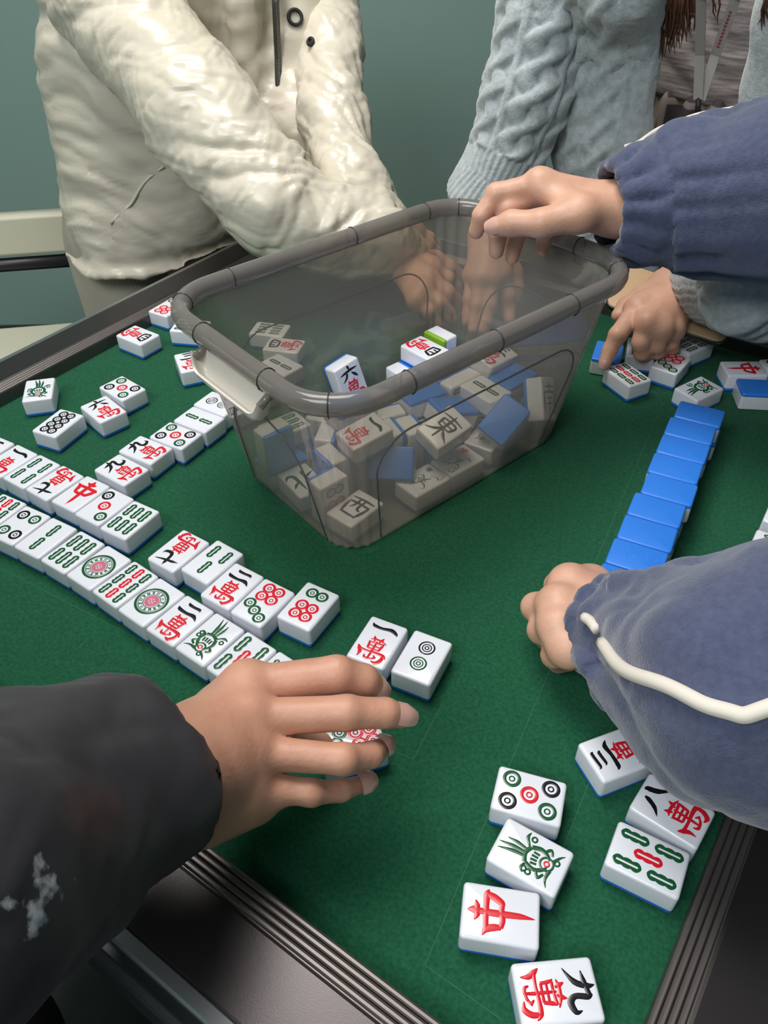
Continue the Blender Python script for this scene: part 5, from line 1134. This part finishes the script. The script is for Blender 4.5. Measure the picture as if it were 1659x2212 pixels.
def sleeve_knit(pts, cuff_len, amp=0.0075):
    def d(P, N):
        s, a, r = along(P, pts, (0, -1, 0.2)); u = a * 0.046; out = np.zeros(len(P))
        for c, wd in ((-0.105, .042), (-0.052, .042), (0.0, .044), (0.052, .042), (0.105, .042)):
            m = np.abs(u - c) < 0.026
            out[m] += amp * cable(s[m] + c * .35, u[m] - c, wd, 0.062)
            rb = np.abs(np.abs(u - c) - 0.024); out += 0.0030 * np.exp(-(rb / 0.0024) ** 2)
        ribs = 0.0022 * np.abs(np.sin(a * 17))
        return np.where(s < cuff_len, ribs, out - 0.001)
    return d
def panel_knit(P, N):
    u = (P - V3(PN[3])) @ V3(SD2); s = P[:, 2]
    out = np.zeros(len(P))
    for c in (-0.032, 0.006):
        m = np.abs(u - c) < 0.02; out[m] += 0.0065 * cable(s[m], u[m] - c, .034, .060)
    for c in (-0.054, -0.013, 0.026): out += 0.003 * np.exp(-((u - c) / 0.0026) ** 2)
    edge = np.abs(u - 0.038) < 0.012; out[edge] += 0.002 * np.abs(np.sin(u[edge] * 900))
    return out + 0.004 * (billow(np.stack([P[:, 0] * 22, P[:, 1] * 22, P[:, 2] * 4], 1)) - .3)
def knit_disp(P, N):
    a, b_ = len(Va), len(Va) + len(Vb)
    return np.concatenate([panel_knit(P[:a], N[:a]), sleeve_knit(CR, 0.058)(P[a:b_], N[a:b_]), sleeve_knit(CL, 0.07)(P[b_:], N[b_:])])
cg = np_object('cable_knit_cardigan', *join_fields([(Va, Qa), (Vb, Qb), (Vc, Qc)]), M_knit, disp=knit_disp); child(cg, pD)
# lanyard: two flat straps meeting low on the chest, and its cord
bvt = surface_of(tee)
def strap(pts, wd, name, m):
    q = fine(pts, 8); b = MB(); L0, L1 = [], []
    for i, p_ in enumerate(q):
        t_ = (q[min(i + 1, len(q) - 1)] - q[max(i - 1, 0)]).normalized(); s_ = t_.cross(FW2).normalized() * wd / 2; n_ = FW2 * 0.0007
        L0.append([p_ - s_ + n_, p_ + s_ + n_, p_ + s_ - n_, p_ - s_ - n_])
    b.loft(L0, True, True, True); o = b.build(name, m, smooth=False); child(o, pD); return o
S_a = [(0.2803, 0.8073, 1.1150), (0.2968, 0.8454, 1.0890), (0.3194, 0.8798, 1.0370), (0.3294, 0.8846, 0.9960)]; S_b = [(0.3127, 0.8039, 1.1150), (0.3267, 0.8427, 1.0890), (0.3342, 0.8788, 1.0370), (0.3322, 0.8844, 0.9960)]
strap(S_a, 0.0095, 'lanyard_strap', M_lan); sb = strap(S_b, 0.0095, 'lanyard_strap', M_lan)
b = MB(); b.tube([(0.3305, 0.8857, 0.9970), (0.3303, 0.8808, 0.9860)], 0.003, 8); o = b.build('lanyard_clip', M_black); child(o, pD)
b = MB(); q = fine(S_b[1:3], 16)
for i in range(3, 14):
    t_ = (q[i + 1] - q[i]).normalized(); s_ = t_.cross(FW2).normalized()
    b.tube([q[i] - s_ * .0012 + FW2 * .0010, q[i] + s_ * .0014 + t_ * .001 + FW2 * .0010], 0.0006, 4); b.tube([q[i] + s_ * .0014 + FW2 * .0010, q[i] + t_ * .0022 + FW2 * .0010], 0.0005, 4)
o = b.build('lanyard_print', M_lanred); child(o, pD); o['kind'] = 'stuff'
# loose ends of long hair
rng = random.Random(5); locks = [MB(), MB()]
for i in range(230):
    grp = rng.random() < 0.8; b = locks[0 if grp else 1]
    x0 = rng.gauss(1448, 30) if grp else rng.gauss(1650, 16)
    ye = (112 - abs(x0 - 1425) * .8 + rng.uniform(-25, 22)) if grp else rng.uniform(10, 60)
    tip = x0 + rng.uniform(-18, 10)
    fr_ = (x0 - 1450) / 1e4
    top = Vector((0.2828, 0.9039, 1.1030)) + SD2 * ((x0 - 1450) * 0.00053); bot = Vector((0.2931, 0.9034, 1.0570)) + SD2 * ((tip - 1450) * 0.00053) + Vector((0, 0, (60 - ye) * 0.00048))
    midp = top.lerp(bot, 0.55) + SD2 * rng.uniform(-.006, .006) + FW2 * rng.uniform(0, .01)
    pts = [top, top.lerp(midp, .5) + FW2 * .002, midp, midp.lerp(bot, .6) + SD2 * rng.uniform(-.002, .002), bot]
    b.tube(pts, [0.0011, 0.0012, 0.0011, 0.0008, 0.0002], 5)
for b in locks: child(b.build('hair', M_hair), pD)
b = MB(); b.loft([[Vector((CD.x + p.x + dx, CD.y + p.y - .03, z)) for p in rrect(0.04, 0.10, 0.035, 5)] for dx in (0,) for z in (0.0, 0.06)], True, True, True)
b2 = b.build('shoes', M_black); child(b2, pD)
# the phone held under the pointing hand
PHL, PHR = Vector((0.2800, 0.8134, 0.8200)), Vector((0.3567, 0.7699, 0.8100))
PU = (PHR - PHL).normalized(); PNn = Vector((-.15, -.30, .94)); PNn = (PNn - PU * PNn.dot(PU)).normalized(); PV = PNn.cross(PU)
PM = Matrix(((PU.x, PV.x, PNn.x, 0), (PU.y, PV.y, PNn.y, 0), (PU.z, PV.z, PNn.z, 0), (0, 0, 0, 1))); PM.translation = (PHL + PHR) / 2
M_phone = mat('tan_phone_case', (0.62, 0.42, 0.25), 0.45); M_phedge = mat('phone_dark_edge', (0.09, 0.075, 0.06), 0.3, 0.6)
ph = empty('phone'); ph.matrix_world = PM; tag(ph, 'tan-backed phone held flat under the pointing hand', 'phone')
b = MB(); rounded_block(b, 0.066, 0.034, 0.011, bevel(-0.0045, 0.003, False) + bevel(0.0030, 0.0014), seg=6); b.build('phone_frame', M_phedge, ph)
b = MB(); rounded_block(b, 0.0648, 0.0328, 0.010, [(0.0025, 0)] + bevel(0.0042, 0.0012), seg=6); b.build('back_cover', M_phone, ph)

# ================================================================ the chair behind
M_seat = mat('cream_chair_vinyl', (0.58, 0.56, 0.44), 0.5); M_steel = mat('black_chair_frame', (0.02, 0.02, 0.022), 0.4, 0.3)
CHX, CHY = -0.72, 1.20
ch = empty('chair', (CHX, CHY, 0), math.radians(8)); tag(ch, 'cream-seated chair with dark frame behind the left table rail', 'chair')
b = MB(); rounded_block(b, 0.23, 0.22, 0.05, bevel(0.425, 0.02, False) + bevel(0.475, 0.022), seg=6); b.build('seat', M_seat, ch)
b = MB(); b.loft([[Vector((p.x + .0, 0.27 + p.y - .03 * (1 - (p.x / .22) ** 2), z)) for p in rrect(0.22, 0.018, 0.016, 4)] for z in (0.60, 0.605, 0.665, 0.67)], True, True, True); b.build('backrest', M_seat, ch)
for sx in (-1, 1):
    b = MB(); b.tube([(sx * .215, .25, 0.0), (sx * .215, .235, .42), (sx * .215, .265, .67)], 0.013, 10); b.build('rear_leg', M_steel, ch)
    b = MB(); b.tube([(sx * .215, -.20, 0.0), (sx * .215, -.19, .42)], 0.013, 10); b.build('front_leg', M_steel, ch)
    b = MB(); b.tube([(sx * .215, -.19, .415), (sx * .215, .235, .415)], 0.013, 10); b.build('side_rail', M_steel, ch)
b = MB(); b.tube([(-.215, .255, .58), (.215, .255, .58)], 0.013, 10); b.build('back_rail', M_steel, ch)
# ---- ceiling lamp above the table, and an unseen panel added for the fill light
M_lampframe = mat('white_lamp_frame', (0.7, 0.7, 0.7), 0.5)
M_diff, nt, bb_ = new_mat('lamp_diffuser'); bb_.inputs['Emission Color'].default_value = (1, 0.97, 0.93, 1); bb_.inputs['Emission Strength'].default_value = 3.0
for (x, y), lb in (((LAMP[0], LAMP[1]), 'square ceiling panel lamp above the table'), ((-1.2, -0.9), 'square ceiling panel added for the fill light behind the players')):
    l = empty('ceiling_lamp', (x, y, RH)); tag(l, lb, 'lamp')
    b = MB(); b.box((-.32, -.32, -.03), (.32, .32, 0.0)); b.build('lamp_frame', M_lampframe, l, smooth=False)
    b = MB(); b.box((-.30, -.30, -.034), (.30, .30, -.0305)); b.build('diffuser', M_diff, l, smooth=False)
